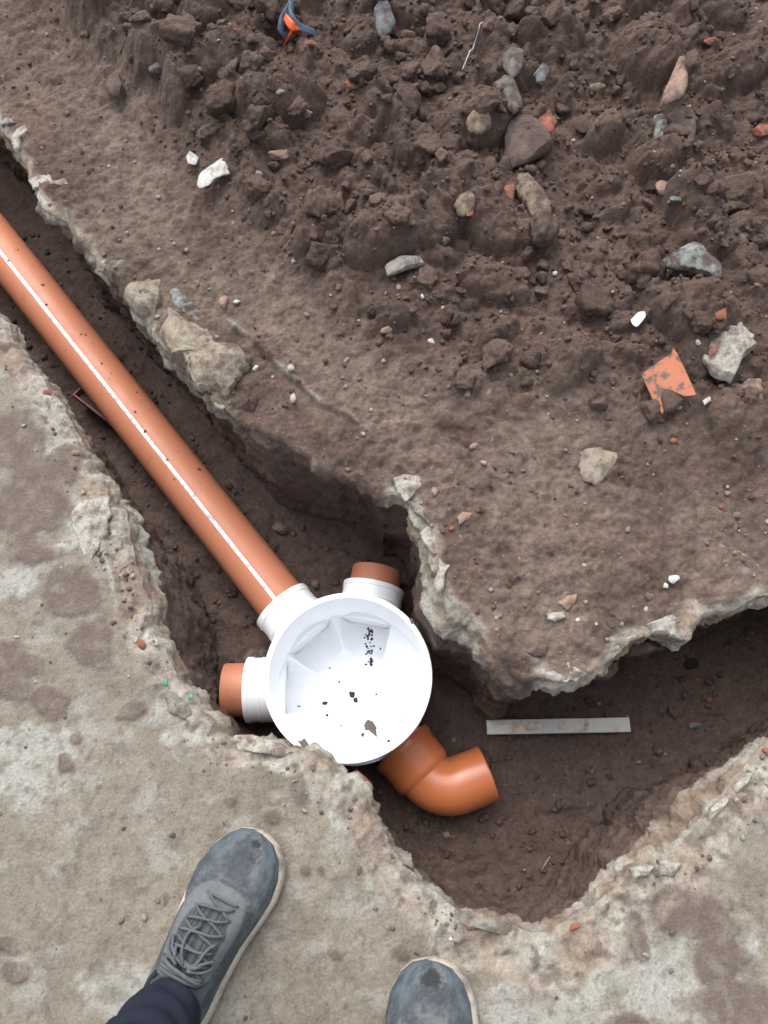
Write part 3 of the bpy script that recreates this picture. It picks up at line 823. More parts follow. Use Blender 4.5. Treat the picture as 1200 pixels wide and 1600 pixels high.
# lip pieces near the chamber and along the right overhang
for poly, lab, m_, th_, li in [
    ([(612, 748), (630, 740), (656, 742), (660, 758), (644, 776), (634, 782), (622, 770)], 'crusty white concrete lump at the tip of the edge above the chamber', 'pale', .020, .004),
    ([(636, 782), (650, 786), (676, 802), (684, 816), (670, 818), (648, 800)], 'ridged grey concrete sliver below the crusty white lump', 'slab', .014, .002),
    ([(655, 832), (668, 822), (684, 838), (686, 866), (676, 868), (662, 852)], 'angular white concrete piece on the edge above the upper stub', 'pale', .018, .003),
    ([(684, 862), (700, 862), (706, 880), (696, 896), (694, 918), (684, 928), (676, 912), (686, 890)], 'knobbly white mortar streak pointing down the far edge', 'pale', .014, .003),
    ([(838, 1052), (862, 1046), (876, 1036), (900, 1028), (914, 1022), (926, 1034), (916, 1054), (900, 1064), (870, 1066)], 'pale broken concrete lip at the lowest tip of the far bank', 'pale', .022, -.004),
    ([(914, 1022), (940, 1004), (962, 984), (984, 974), (1014, 986), (1010, 996), (990, 1000), (968, 1020), (944, 1038), (926, 1040)], 'jagged pale concrete lip slanting up to the right above the white strip', 'slab', .022, -.004),
    ([(1004, 978), (1030, 966), (1060, 950), (1066, 930), (1074, 940), (1084, 972), (1080, 1000), (1052, 994), (1020, 990)], 'yellowish concrete corner sticking out furthest right over the pit', 'pale', .024, -.004),
    ([(1090, 840), (1130, 850), (1170, 868), (1200, 880), (1200, 908), (1150, 902), (1110, 880), (1092, 862)], 'long pale concrete strip half buried at the right border', 'slab', .012, -.002),
]:
    outline_rock('concrete_lip', poly, 'far', M_st[m_], lab, 'concrete piece', th_, li, seed=len(lab), rough=.35, group='broken concrete pieces on the far edge')
for poly, lab, m_, zz in [
    ([(936, 1032), (966, 1030), (968, 1046), (952, 1062), (924, 1060)], 'rounded tan stone under the far lip, in its shade', 'brown', -.12),
    ([(976, 1010), (1040, 996), (1046, 1006), (1012, 1022), (984, 1024)], 'brown stone below the jagged lip, right of the rounded tan stone', 'brown', -.09),
    ([(790, 1062), (836, 1058), (838, 1076), (816, 1086), (796, 1080)], 'ochre stone beneath the tip of the far bank', 'ochre', -.07)]:
    outline_rock('stone', poly, 'far', M_st[m_], lab, 'stone', .03, z=zz, seed=len(lab))

# ---- rubble and finds on the far bank
outline_rock('stone', [(906, 712), (914, 702), (936, 698), (944, 704), (964, 706), (966, 716), (956, 732), (944, 748), (932, 758), (914, 748), (906, 730)], 'far', M_st['beige'],
             'tan heart-shaped stone with a pink top lying alone on the trodden earth', 'stone', .024, .006, seed=21, rough=.1)
lump = empty('concrete_lump', surf(1140, 545, 'far'))
tag(lump, 'rough grey concrete lump with red brick bits at the right border', 'rubble')
outline_rock('lump_body', [(1100, 516), (1130, 498), (1152, 500), (1176, 522), (1182, 540), (1160, 560), (1146, 592), (1120, 584), (1098, 560)], 'far', M_st['lump'], '', '', .034, .010, seed=22, rough=.35, parent=lump)
outline_rock('brick_bit', [(1118, 487), (1132, 488), (1136, 496), (1122, 497)], 'far', M_st['brick'], '', '', .012, .022, seed=23, parent=lump)
outline_rock('brick_bit', [(1108, 548), (1120, 542), (1120, 550), (1110, 556)], 'far', M_st['brick'], '', '', .008, .036, seed=24, parent=lump)
outline_rock('stone', [(1145, 600), (1158, 590), (1190, 592), (1194, 612), (1192, 636), (1160, 646), (1148, 626)], 'far', M_st['pink'],
             'pinkish-grey stone below the concrete lump at the right border', 'stone', .026, .004, seed=25)
outline_rock('stone_block', [(808, 272), (826, 270), (834, 284), (862, 318), (860, 330), (836, 338), (824, 322), (808, 300)], 'far', M_st['ochre'],
             'oblong yellowish stone block in the middle of the loose earth', 'stone', .034, .014, seed=26, rough=.08, dome=5)
outline_rock('brick_fragment', [(786, 290), (802, 286), (804, 302), (800, 320), (788, 312)], 'far', M_st['brick'],
             'orange-red brick fragment touching the oblong yellowish block', 'brick fragment', .022, .01, seed=27)
outline_rock('stone', [(710, 318), (718, 304), (736, 300), (744, 312), (738, 332), (716, 334)], 'far', M_st['ochre'],
             'tan stone with an orange corner left of the oblong block', 'stone', .022, .01, seed=28)
outline_rock('brick_fragment', [(726, 324), (740, 322), (740, 334), (728, 336)], 'far', M_st['brick'], 'tiny brick chip stuck to the tan stone left of the oblong block', 'brick fragment', .010, .018, seed=29)
outline_rock('slate_stone', [(1030, 408), (1054, 394), (1078, 382), (1094, 384), (1104, 400), (1126, 414), (1130, 436), (1108, 424), (1080, 416), (1050, 414)], 'far', M_st['slate'],
             'pale green-grey slate cresting a mound of earth at the right', 'stone', .030, .02, seed=30)
outline_rock('concrete_shard', [(1052, 110), (1060, 92), (1068, 96), (1066, 108), (1078, 124), (1070, 142), (1036, 158), (1030, 158)], 'far', M_st['pink'],
             'pointed tan concrete shard sticking up at the upper right', 'rubble', .035, .03, seed=31)
outline_rock('concrete_shard', [(1024, 176), (1036, 174), (1042, 220), (1040, 242), (1028, 248), (1022, 214)], 'far', M_st['slate'],
             'upright blue-grey slate sliver under the pointed tan shard', 'rubble', .035, .02, seed=32)
outline_rock('stone', [(1040, 180), (1082, 176), (1086, 214), (1074, 246), (1048, 250), (1042, 214)], 'far', M_st['brown'],
             'brown block standing behind the blue-grey sliver', 'stone', .04, .012, seed=33)
outline_rock('stone', [(728, 188), (744, 172), (764, 176), (768, 192), (752, 206), (734, 204)], 'far', M_st['ochre'],
             'ochre stone glued to the underside of a grey stone near the top centre', 'stone', .026, .012, seed=34)
outline_rock('stone', [(772, 130), (790, 116), (804, 132), (820, 162), (802, 172), (776, 152)], 'far', M_st['grey'],
             'grey stone with a flat side above the ochre stone', 'stone', .034, .02, seed=35)
outline_rock('stone', [(790, 206), (806, 178), (830, 190), (856, 208), (866, 226), (838, 240), (802, 256), (788, 244)], 'far', M_st['brown'],
             'large smooth purplish-brown wedge stone in the loose earth centre', 'stone', .040, .016, seed=36, rough=.1)
outline_rock('brick_fragment', [(840, 186), (856, 180), (870, 188), (864, 204), (844, 200)], 'far', M_st['brick'],
             'red brick fragment sitting on the purplish wedge stone', 'brick fragment', .020, .026, seed=37)
outline_rock('stone', [(584, 20), (592, 6), (606, 8), (618, 28), (612, 44), (594, 52), (586, 40)], 'far', M_st['bluegrey'],
             'blue-grey rounded stone near the top edge', 'stone', .034, .02, seed=38, rough=.1)
outline_rock('stone', [(784, 90), (800, 78), (820, 82), (816, 104), (802, 116), (788, 104)], 'far', M_st['grey'], 'matt grey stone above the grey stone with a flat side', 'stone', .024, .016, seed=39)
outline_rock('stone', [(834, 114), (846, 104), (858, 110), (852, 124), (838, 128)], 'far', M_st['bluegrey'], 'small blue-grey pebble right of the matt grey stone', 'stone', .018, .016, seed=40)
outline_rock('stone', [(600, 414), (622, 402), (656, 400), (664, 412), (640, 416), (606, 428)], 'far', M_st['lump'], 'half-buried pale stone at the centre of the bank', 'stone', .020, .008, seed=41)
outline_rock('stone', [(822, 1008), (838, 998), (856, 1006), (854, 1022), (836, 1026), (822, 1020)], 'far', M_st['brown'],
             'round reddish-brown pebble near the lowest tip of the far bank', 'stone', .014, .004, seed=42, rough=.06)
outline_rock('stone', [(870, 940), (888, 930), (902, 928), (898, 944), (886, 954)], 'far', M_st['pink'], 'peach coloured stone chip above the right overhang', 'stone', .012, .006, seed=43)
outline_rock('stone', [(854, 958), (880, 956), (884, 964), (866, 972), (856, 968)], 'far', M_st['pale'], 'off-white stone chip just below the peach chip', 'stone', .010, .006, seed=44)
outline_rock('stone', [(714, 808), (722, 800), (738, 802), (732, 812), (718, 820)], 'far', M_st['pink'], 'peach chip right of the ridged grey sliver', 'stone', .010, .006, seed=45)
outline_rock('pottery_piece', [(308, 286), (312, 270), (336, 258), (348, 248), (358, 252), (358, 270), (338, 276), (324, 288), (312, 293)], 'far', M_st['white'],
             'flat white broken pottery piece on the upper left earth', 'pottery', .010, .018, seed=46, rough=.1, dome=8)
outline_rock('pottery_piece', [(290, 244), (300, 238), (310, 244), (306, 256), (294, 254)], 'far', M_st['white'], 'small white chip just above the flat pottery piece', 'pottery', .010, .016, seed=47)
M_plas = material('white_scrap', color=(.80, .86, .86), rough=.45, spec=.5)
outline_rock('plastic_scrap', [(985, 500), (998, 488), (1008, 488), (1008, 496), (996, 510), (990, 506)], 'far', M_plas, 'bright white plastic scrap near the orange shard', 'scrap', .008, .014, seed=48, rough=.08, dome=7)
outline_rock('plastic_scrap', [(1098, 625), (1108, 620), (1112, 626), (1102, 632)], 'far', M_st['white'], 'tiny white chip right of the orange shard', 'scrap', .006, .010, seed=49)
smalls = [
 ('brick_fragment', 548, 137, 22, 18, 20, 'brick', 'red brick chip near the top, left of centre'),
 ('brick_fragment', 484, 72, 22, 10, -10, 'brick', 'dull red sliver under the blue bag scrap'),
 ('brick_fragment', 1108, 68, 20, 18, 0, 'brick', 'orange brick bit high up at the right'),
 ('brick_fragment', 1152, 80, 12, 14, 0, 'brick', 'little orange brick bit right of the higher orange bit'),
 ('brick_fragment', 1188, 206, 24, 20, 0, 'brick', 'red brick bit at the right border beside the brown block'),
 ('brick_fragment', 1158, 298, 16, 12, 0, 'brick', 'orange-pink brick bit above the pale slate mound'),
 ('brick_fragment', 990, 449, 9, 9, 0, 'brick', 'tiny brick crumb above the white plastic scrap'),
 ('brick_fragment', 936, 483, 8, 8, 0, 'brick', 'tiny brick crumb left of the white plastic scrap'),
 ('brick_fragment', 1053, 690, 12, 12, 40, 'brick', 'orange brick crumb below the orange shard'),
 ('brick_fragment', 740, 698, 14, 10, 20, 'pink', 'faded orange crumb at the middle of the trodden earth'),
 ('brick_fragment', 730, 617, 12, 16, 0, 'pink', 'dusty pink crumb above the faded orange crumb'),
 ('pebble', 605, 517, 20, 16, 10, 'pink', 'pale peach pebble on the left of the trodden earth'),
 ('pebble', 672, 534, 14, 10, -20, 'white', 'white pebble right of the pale peach pebble'),
 ('pebble', 756, 568, 14, 13, 0, 'bluegrey', 'pale blue-grey pebble in the middle of the bank'),
 ('pebble', 660, 465, 8, 10, 0, 'white', 'tiny white pebble below the half-buried pale stone'),
 ('pebble', 866, 427, 9, 11, 0, 'white', 'tiny white pebble left of the pale slate mound'),
 ('pebble', 351, 474, 16, 22, 10, 'pink', 'oval tan pebble just right of the white-crusted stone'),
 ('pebble', 370, 472, 12, 10, 0, 'white', 'small white pebble beside the oval tan pebble'),
 ('pebble', 400, 576, 10, 11, 0, 'white', 'white pebble right of the large jutting stone'),
 ('pebble', 454, 576, 12, 14, 0, 'pale', 'pale pebble on the crack right of the white pebble'),
 ('pebble', 458, 624, 10, 20, 0, 'pale', 'upright cream sliver above the broken far edge'),
 ('pebble', 640, 350, 18, 14, 0, 'brown', 'brown pebble in the centre of the loose earth'),
 ('pebble', 694, 378, 16, 20, 0, 'grey', 'grey pebble left of the oblong block, lower down'),
 ('pebble', 933, 142, 34, 18, -20, 'ochre', 'ochre flake left of the pointed tan shard'),
 ('pebble', 1055, 313, 18, 16, 0, 'bluegrey', 'bluish pebble above the pale slate mound, its left one'),
 ('pebble', 1036, 296, 24, 22, 0, 'pink', 'pinkish round pebble by the bluish pebble'),
 ('pebble', 1148, 322, 32, 12, -30, 'ochre', 'straw-coloured wood chip above the slate mound'),
 ('pebble', 424, 22, 14, 12, -40, 'white', 'white chip left of the blue bag scrap'),
 ('pebble', 389, 113, 9, 8, 0, 'slate', 'mint-green pebble below the white chip, upper left'),
 ('pebble', 515, 162, 10, 14, 0, 'slate', 'greenish pebble left of the red chip near the top'),
 ('pebble', 482, 180, 18, 14, 0, 'slate', 'greenish-white pebble lower left of the red chip'),
 ('pebble', 438, 146, 12, 10, 0, 'slate', 'small greenish chip on a clod, upper left'),
 ('pebble', 185, 140, 26, 46, 0, 'brown', 'tall smooth brown pebble at the upper left'),
 ('pebble', 304, 116, 26, 22, 40, 'grey', 'grey-brown pebble between two clods, upper left'),
 ('pebble', 248, 108, 26, 18, 10, 'grey', 'flat grey-brown pebble left of the one between two clods'),
 ('pebble', 436, 244, 30, 16, 0, 'pink', 'dusty pink flat pebble right of the pottery piece'),
 ('pebble', 402, 274, 16, 12, 0, 'slate', 'greenish chip right of the pottery piece'),
 ('pebble', 1052, 905, 16, 14, 30, 'white', 'bright white chip above the yellowish corner'),
 ('pebble', 1040, 915, 8, 9, 0, 'white', 'second white chip left of the bright one'),
 ('pebble', 903, 969, 7, 7, 0, 'white', 'tiny white dot stone right of the off-white chip'),
 ('pebble', 680, 772, 14, 22, 0, 'pink', 'greyish-pink pebble right of the crusty white lump'),
 ('pebble', 1012, 932, 18, 16, 0, 'brown', 'brown round pebble left of the yellowish corner'),
 ('pebble', 1150, 806, 12, 12, 0, 'ochre', 'tan pebble above the long pale strip at the right'),
]
for i, (nm, px, py, wp, hp, an, mk, lab) in enumerate(smalls):
    small_rock(nm, px, py, wp, hp, an, 'far', M_st[mk], lab, 'brick fragment' if 'brick' in nm else 'pebble', seed=i + 50,
               group='bits of brick in the earth' if 'brick' in nm else 'pebbles scattered over the bank')
pit = [
 ('brick_fragment', 1107, 1093, 10, 10, 0, 'brick', 'bright orange brick crumb on the pit floor, right'),
 ('brick_fragment', 1090, 1063, 8, 8, 0, 'brick', 'dull red crumb above the bright orange one in the pit'),
 ('brick_fragment', 887, 1405, 14, 10, 30, 'brick', 'orange crumb at the pit bottom nearest the near edge'),
 ('pebble', 1025, 1295, 15, 15, 0, 'pink', 'rosy round pebble near the right side of the pit'),
 ('pebble', 1050, 1115, 15, 20, 0, 'brown', 'brown egg-shaped pebble right of the white strip'),
 ('pebble', 1036, 1110, 12, 12, 0, 'brown', 'small brown pebble touching the egg-shaped one'),
 ('pebble', 1080, 1038, 22, 16, 0, 'black', 'black flat pebble in the pit under the far corner'),
 ('pebble', 1152, 960, 26, 24, 0, 'brown', 'large brown pebble at the upper right of the pit'),
 ('pebble', 1106, 985, 24, 20, 0, 'brown', 'brown pebble left of the large one, by the pit wall'),
 ('pebble', 697, 1305, 12, 12, 40, 'slate', 'greenish-white crumb below the elbow'),
 ('pebble', 706, 1308, 9, 9, 0, 'brick', 'red crumb next to the greenish-white one below the elbow'),
 ('pebble', 935, 1313, 8, 12, 0, 'slate', 'pale hooked chip in the middle of the pit'),
 ('pebble', 1085, 1135, 20, 12, 0, 'bluegrey', 'grey-blue flake right of the egg-shaped pebble'),
 ('brick_fragment', 440, 826, 30, 22, -20, 'ochre', 'rusty clay lump on the floor above the main pipe end'),
 ('pebble', 400, 1025, 40, 26, 0, 'grey', 'grey stone wedged between chamber and left stub'),
 ('pebble', 492, 914, 14, 18, 0, 'ochre', 'tan stone between the pipe socket and the chamber rim'),
]
for i, (nm, px, py, wp, hp, an, mk, lab) in enumerate(pit):
    small_rock(nm, px, py, wp, hp, an, 'floor', M_st[mk], lab, 'brick fragment' if 'brick' in nm else 'pebble', seed=i + 150, group='small stones in the trench')
nears = [
 ('brick_fragment', 222, 1006, 12, 22, 30, 'brick', 'orange smear of brick in the left slab edge'),
 ('brick_fragment', 392, 1152, 16, 8, 20, 'brick', 'red brick bit in the slab edge below the left stub'),
 ('brick_fragment', 74, 613, 14, 12, 0, 'brick', 'red brick bit in the slab edge beside the upper pipe'),
 ('brick_fragment', 118, 708, 14, 8, 0, 'pink', 'pale orange bit in the slab edge left of the maroon tray'),
 ('brick_fragment', 898, 1448, 18, 8, 15, 'brick', 'orange brick bit in the rim at the pit bottom'),
 ('brick_fragment', 735, 1448, 16, 8, -15, 'brick', 'red brick bit in the rim left of the pit bottom'),
 ('brick_fragment', 1198, 1174, 14, 12, 0, 'brick', 'orange brick bit in the rim at the right border'),
 ('glass_chip', 260, 1067, 6, 14, 10, 'green', 'turquoise chip on the left slab edge'),
 ('glass_chip', 296, 1090, 7, 5, 0, 'green', 'tiny turquoise speck right of the turquoise chip'),
 ('pebble', 705, 1468, 7, 7, 0, 'white', 'tiny white quartz dot above the right shoe'),
]
for i, (nm, px, py, wp, hp, an, mk, lab) in enumerate(nears):
    small_rock(nm, px, py, wp, hp, an, 'near', M_st[mk], lab, 'brick fragment' if 'brick' in nm else 'chip', seed=i + 250, group='bits in the near slab edge', sink=.35)
# chunks forming the near broken rim
nearchunks = [
 ([(255, 1078), (275, 1084), (300, 1108), (290, 1126), (262, 1112)], 'flat grey chunk lifted on the slab edge by the turquoise chip', .008),
 ([(365, 1150), (390, 1148), (440, 1160), (462, 1178), (440, 1184), (400, 1176), (372, 1172)], 'pale crumbly ledge of concrete under the left stub', .012),
 ([(624, 1330), (642, 1334), (648, 1362), (636, 1352), (622, 1350)], 'curled concrete flake on the rim left of the pit', .012),
 ([(984, 1356), (1004, 1350), (1022, 1352), (1012, 1368), (992, 1374)], 'bluish-white concrete knob on the right rim', .014),
 ([(1026, 1344), (1048, 1342), (1066, 1350), (1054, 1370), (1032, 1366)], 'cream concrete knob right of the bluish one', .012),
 ([(1110, 1262), (1130, 1246), (1140, 1246), (1120, 1276), (1108, 1284)], 'white streak of mortar on the right rim', .010),
 ([(1146, 1228), (1168, 1206), (1176, 1208), (1160, 1234), (1150, 1240)], 'upper white mortar streak on the right rim', .010),
 ([(128, 780), (170, 776), (172, 800), (166, 836), (150, 846), (132, 868), (116, 830), (110, 800)], 'large whitish plate of concrete on the left bank', .009),
 ([(150, 838), (158, 836), (154, 862), (142, 872), (138, 864)], 'narrow white splinter below the whitish plate', .008),
 ([(718, 1422), (760, 1430), (800, 1446), (794, 1462), (750, 1452), (716, 1442)], 'pinkish crumbly wedge at the left of the pit bottom', .010)]
for i, (poly, lab, th_) in enumerate(nearchunks):
    outline_rock('concrete_piece', poly, 'near', M_st['pale' if i not in (0, 9, 2) else 'slab'], lab, 'concrete piece', th_, .002, seed=300 + i, rough=.35, group='loose concrete on the near edge')

# ---- orange broken shard: a curved piece of pipe wall
def shard():
    c = surf(1046, 594, 'far')
    poly = [(1003, 583), (1048, 556), (1050, 546), (1056, 553), (1088, 617), (1070, 619), (1052, 610), (1044, 624), (1040, 640), (1030, 630)]
    W = [Vector(at(p[0], p[1], c.z + .025)) - c for p in poly]
    bm = bmesh.new()
    vs = [bm.verts.new((v.x, v.y, 0)) for v in W]
    f = bm.faces.new(vs)
    bmesh.ops.triangulate(bm, faces=[f])
    bmesh.ops.subdivide_edges(bm, edges=bm.edges[:], cuts=5, use_grid_fill=True)
    for v in bm.verts:
        u = v.co.x * .87 + v.co.y * .5
        v.co.z = .022 + .05 - sqrt(max(.0005, .05 ** 2 - min(abs(u), .045) ** 2)) + 0.0006 * random.uniform(-1, 1)
        v.co.z = .030 - .55 * (sqrt(.0036 + u * u) - .06) - .10 * v.co.y * -1
    bmesh.ops.recalc_face_normals(bm, faces=bm.faces)
    g = bmesh.ops.solidify(bm, geom=bm.faces[:], thickness=.004)
    o = bm_obj('pipe_shard', bm, M_shard, sharp=40)
    o.location = c
    tag(o, 'broken orange plastic pipe shard smeared with mud on the right bank', 'pipe shard')
    mud_poly = [(1028, 592), (1036, 590), (1042, 598), (1048, 606), (1060, 610), (1072, 616), (1066, 628), (1054, 640), (1040, 644), (1034, 628), (1032, 610)]
    outline_rock('mud_smear', [tuple(p) for p in mud_poly], 'far', M_st['soil'], '', '', .012, .020, seed=61, parent=o, rough=.4)
M_shard = material('orange_shard', color=(0.37, 0.122, 0.062), rough=.55, spec=.35, blotch=(0.10, .07, .058), blotch_scale=48, blotch_lo=.50, blotch_hi=.58)
shard()

# ---- tubes
def tube_bm(path, rad, seg=32, close=True, bm=None):
    bm = bm or bmesh.new()
    n = len(path); rings = []
    up = Vector((0, 0, 1))
    for i, p in enumerate(path):
        p = Vector(p)
        t = (Vector(path[min(i + 1, n - 1)]) - Vector(path[max(i - 1, 0)])).normalized()
        s = t.cross(up)
        if s.length < 1e-4: s = t.cross(Vector((0, 1, 0)))
        s.normalize(); u = s.cross(t)
        r = rad[i] if hasattr(rad, '__len__') else rad
        rings.append([bm.verts.new(p + s * cos(a) * r + u * sin(a) * r) for a in [2 * pi * k / seg for k in range(seg)]])
    for i in range(n - 1):
        for k in range(seg):
            k2 = (k + 1) % seg
            bm.faces.new([rings[i][k], rings[i][k2], rings[i + 1][k2], rings[i + 1][k]])
    if close:
        bm.faces.new(list(reversed(rings[0]))); bm.faces.new(rings[-1])
    return bm

# blue torn bag with an orange tongue
def bag():
    c = surf(456, 38, 'far')
    root = empty('bag_scrap', c)
    tag(root, 'torn blue plastic scrap with an orange tongue near the top edge', 'plastic scrap')
    mb = material('blue_film', color=(.085, .125, .18), rough=.4, spec=.4, speck=.3, speck_scale=120)
    mo = material('orange_film', color=(.80, .13, .03), rough=.4, spec=.4)
    def ribbon_(name, P, width, mat, lift):
        W = [Vector(at(a, b, c.z + l)) - c for a, b, l in P]
        bm = bmesh.new(); rows = []
        for i, p in enumerate(W):
            t = (W[min(i + 1, len(W) - 1)] - W[max(i - 1, 0)]).normalized(); s = t.cross(Vector((0, 0, 1))).normalized()
            wd = width * (1 - .4 * abs(2 * i / (len(W) - 1) - 1))
            rows.append([bm.verts.new(p + s * wd * k + Vector((0, 0, .006 * cos(k * 3) + random.uniform(-.0015, .0015)))) for k in (-1, -.5, 0, .5, 1)])
        for i in range(len(rows) - 1):
            for k in range(4): bm.faces.new([rows[i][k], rows[i][k + 1], rows[i + 1][k + 1], rows[i + 1][k]])
        bmesh.ops.subdivide_edges(bm, edges=bm.edges[:], cuts=1, use_grid_fill=True, smooth=.5)
        bmesh.ops.solidify(bm, geom=bm.faces[:], thickness=.0012)
        bm_obj(name, bm, mat, root)
    ribbon_('blue_film', [(458, -8, .06), (450, 10, .055), (440, 26, .045), (438, 42, .035), (444, 54, .02), (452, 58, .01)], .009, mb, 0)
    ribbon_('blue_film', [(456, 0, .055), (452, 16, .05), (458, 30, .045), (470, 40, .03), (482, 46, .02), (492, 50, .005)], .010, mb, 0)
    ribbon_('orange_film', [(447, 24, .050), (452, 32, .048), (458, 38, .046), (462, 44, .035), (458, 54, .01)], .012, mo, 0)
bag()

# thin white thread
P = [(768, 34), (758, 40), (749, 46), (747, 56), (742, 72), (738, 84), (733, 88), (731, 94), (727, 104), (722, 116)]
W = [surf(a, b, 'far') + Vector((0, 0, .012)) for a, b in P]
zc = sum(v.z for v in W) / len(W)
o0 = W[0].copy(); W = [v - o0 for v in W]
o = bm_obj('thread', tube_bm(W, .0011, 6), material('grey_thread', color=(.5, .52, .52), rough=.6))
o.location = o0
tag(o, 'thin pale plastic thread curling over the loose earth near the top', 'thread')
for nm, A, B, lab in (('straw', (858, 1338), (844, 1362), 'short pale straw lying at the bottom of the pit'),):
    a, b = surf(*A, 'floor') + Vector((0, 0, .010)), surf(*B, 'floor') + Vector((0, 0, .008))
    o = bm_obj(nm, tube_bm([(0, 0, 0), tuple((b - a) * .5 + Vector((0, .002, .003))), tuple(b - a)], [.0012, .0017, .001], 6), M_st['pale']); o.location = a
    tag(o, lab, 'straw')

# ------------------------------------------------------------------ drain: chamber, pipes
CX, CY = -0.0878, 0.2253
Z_BASE, Z_AX, Z_RIM = -0.418, -0.348, -0.168
R_OUT, R_IN = 0.1545, 0.1475
A_MAIN = radians(128); A_TOP = radians(75.5); A_LEFT = radians(177); A_OUT = radians(-53)

def temp_obj(bm):
    me = bpy.data.meshes.new('tmp'); bmesh.ops.recalc_face_normals(bm, faces=bm.faces); bm.to_mesh(me); bm.free()
    o = bpy.data.objects.new('tmp', me); COL.objects.link(o); return o

def lathe_bm(prof, seg=96, cap=True):
    bm = bmesh.new(); rings = []
    for r, z in prof:
        if r < 1e-6: rings.append([bm.verts.new((0, 0, z))])
        else: rings.append([bm.verts.new((r * cos(2 * pi * k / seg), r * sin(2 * pi * k / seg), z)) for k in range(seg)])
    for a, b in zip(rings, rings[1:]):
        for k in range(seg):
            k2 = (k + 1) % seg
            if len(a) == 1 and len(b) > 1: bm.faces.new([a[0], b[k], b[k2]])
            elif len(b) == 1 and len(a) > 1: bm.faces.new([a[k], b[0], a[k2]])
            elif len(a) > 1: bm.faces.new([a[k], b[k], b[k2], a[k2]])
    return bm

def boolean(a, b, op):
    m = a.modifiers.new('b', 'BOOLEAN'); m.operation = op; m.object = b; m.solver = 'EXACT'
    dg = bpy.context.evaluated_depsgraph_get(); dg.update()
    me = bpy.data.meshes.new_from_object(a.evaluated_get(dg))
    a.modifiers.clear(); a.data = me
    bpy.data.objects.remove(b)

chamber = empty('inspection_chamber', (CX, CY, Z_BASE))
tag(chamber, 'white round plastic drain inspection chamber with mud specks standing open in the trench', 'drain chamber')
ax = Z_AX - Z_BASE; rim = Z_RIM - Z_BASE
RC = 0.0525
RF = 0.0485
bench_w, bench_c = ax + 0.046, ax - 0.054
CH = ((A_MAIN, -.03), (A_TOP, -.125), (A_LEFT, -.03), (A_OUT, -.03))
BR = [0, .05, .085, .100, .118, R_IN]
BZ = [-.055, -.053, -.044, .016, .034, .050]
def inner_z(x, y):
    """moulded floor of the chamber: benches between round channels, blended"""
    x = np.asarray(x, float); y = np.asarray(y, float)
    r = np.sqrt(x * x + y * y)
    zb = ax + np.interp(r, BR, BZ)
    k = np.interp(r, [.06, .10], [.010, .0028])
    z = zb
    for ang, r0 in CH:
        t = x * cos(ang) + y * sin(ang); q = -x * sin(ang) + y * cos(ang)
        e = np.maximum(r0 - t, 0); qq = np.sqrt(q * q + e * e)
        zi = np.where(qq < RF * .985, ax - .004 - np.sqrt(np.maximum(RF * RF - qq * qq, 1e-9)), ax - .004 - RF * .17 + 9 * (qq - RF * .985))
        h = np.clip(.5 + .5 * (z - zi) / k, 0, 1)
        z = z * (1 - h) + zi * h - k * h * (1 - h)
    return z
def chamber_inside():
    nr_, nt_ = 110, 400
    rr = np.linspace(0.0008, R_IN, nr_); th = np.linspace(0, 2 * pi, nt_, endpoint=False)
    Rr, Th = np.meshgrid(rr, th, indexing='ij')
    X, Y = Rr * np.cos(Th), Rr * np.sin(Th)
    Z = inner_z(X, Y)
    V = np.stack([X, Y, Z], -1).reshape(-1, 3)
    i = np.arange(nr_ - 1)[:, None] * nt_; j = np.arange(nt_)[None]; j2 = (j + 1) % nt_
    F = np.stack([i + j, i + nt_ + j, i + nt_ + j2, i + j2], -1).reshape(-1, 4)
    cen_ = len(V); V = np.vstack([V, [[0, 0, float(inner_z(0, 0))]]])
    o = mesh_np('channel_floor', V, F, M_white, parent=chamber)
    # wall with the round inlet openings
    nz_ = 150; th = np.linspace(0, 2 * pi, 720, endpoint=False); zs = np.linspace(ax - .058, rim - .002, nz_)
    Zz, Th = np.meshgrid(zs, th, indexing='ij')
    X, Y = R_IN * np.cos(Th), R_IN * np.sin(Th)
    inside = np.zeros(Th.shape, bool); Zs = Zz.copy()
    for ang, r0 in CH:
        t = X * cos(ang) + Y * sin(ang); q = -X * sin(ang) + Y * cos(ang)
        top = ax + np.sqrt(np.maximum(RC * RC - q * q, 0))
        m = (t > 0) & (np.abs(q) < RC) & (Zz < top)
        near_ = m & (top - Zz < (zs[1] - zs[0]) * 1.3)
        Zs[near_] = top[near_]
        inside |= m & ~near_
    V = np.stack([X, Y, Zs], -1).reshape(-1, 3)
    i = np.arange(nz_ - 1)[:, None] * 720; j = np.arange(720)[None]; j2 = (j + 1) % 720
    F = np.stack([i + j, i + 720 + j, i + 720 + j2, i + j2], -1).reshape(-1, 4)
    F = F[~inside.ravel()[F].any(1)]
    o = mesh_np('inner_wall', V, F, M_white, parent=chamber)
    for ang, r0 in CH:
        d = Vector((cos(ang), sin(ang), 0)); A = Vector((0, 0, ax)); bm = bmesh.new(); sg = d.cross(Vector((0, 0, 1))); rg = []
        for t in (.128, .1482, .1488, .1489):
            r_ = RC if t < .1485 else .0520
            rg.append([bm.verts.new(A + d * t + (sg * cos(2 * pi * k / 72) + Vector((0, 0, 1)) * sin(2 * pi * k / 72)) * r_) for k in range(72)])
        for a, b in list(zip(rg, rg[1:])):
            for k in range(72):
                if a is rg[0] and sin(2 * pi * (k + .5) / 72) > -.02: 
                    pass
                bm.faces.new([a[k], a[(k + 1) % 72], b[(k + 1) % 72], b[k]])
        # keep only what lies outside the wall
        kill = [v for v in bm.verts if v.co.xy.length < R_IN - .0005 and v.co.z > ax]
        bmesh.ops.delete(bm, geom=kill, context='VERTS')
        bm_obj('inlet_ring', bm, M_white, chamber, sharp=40)
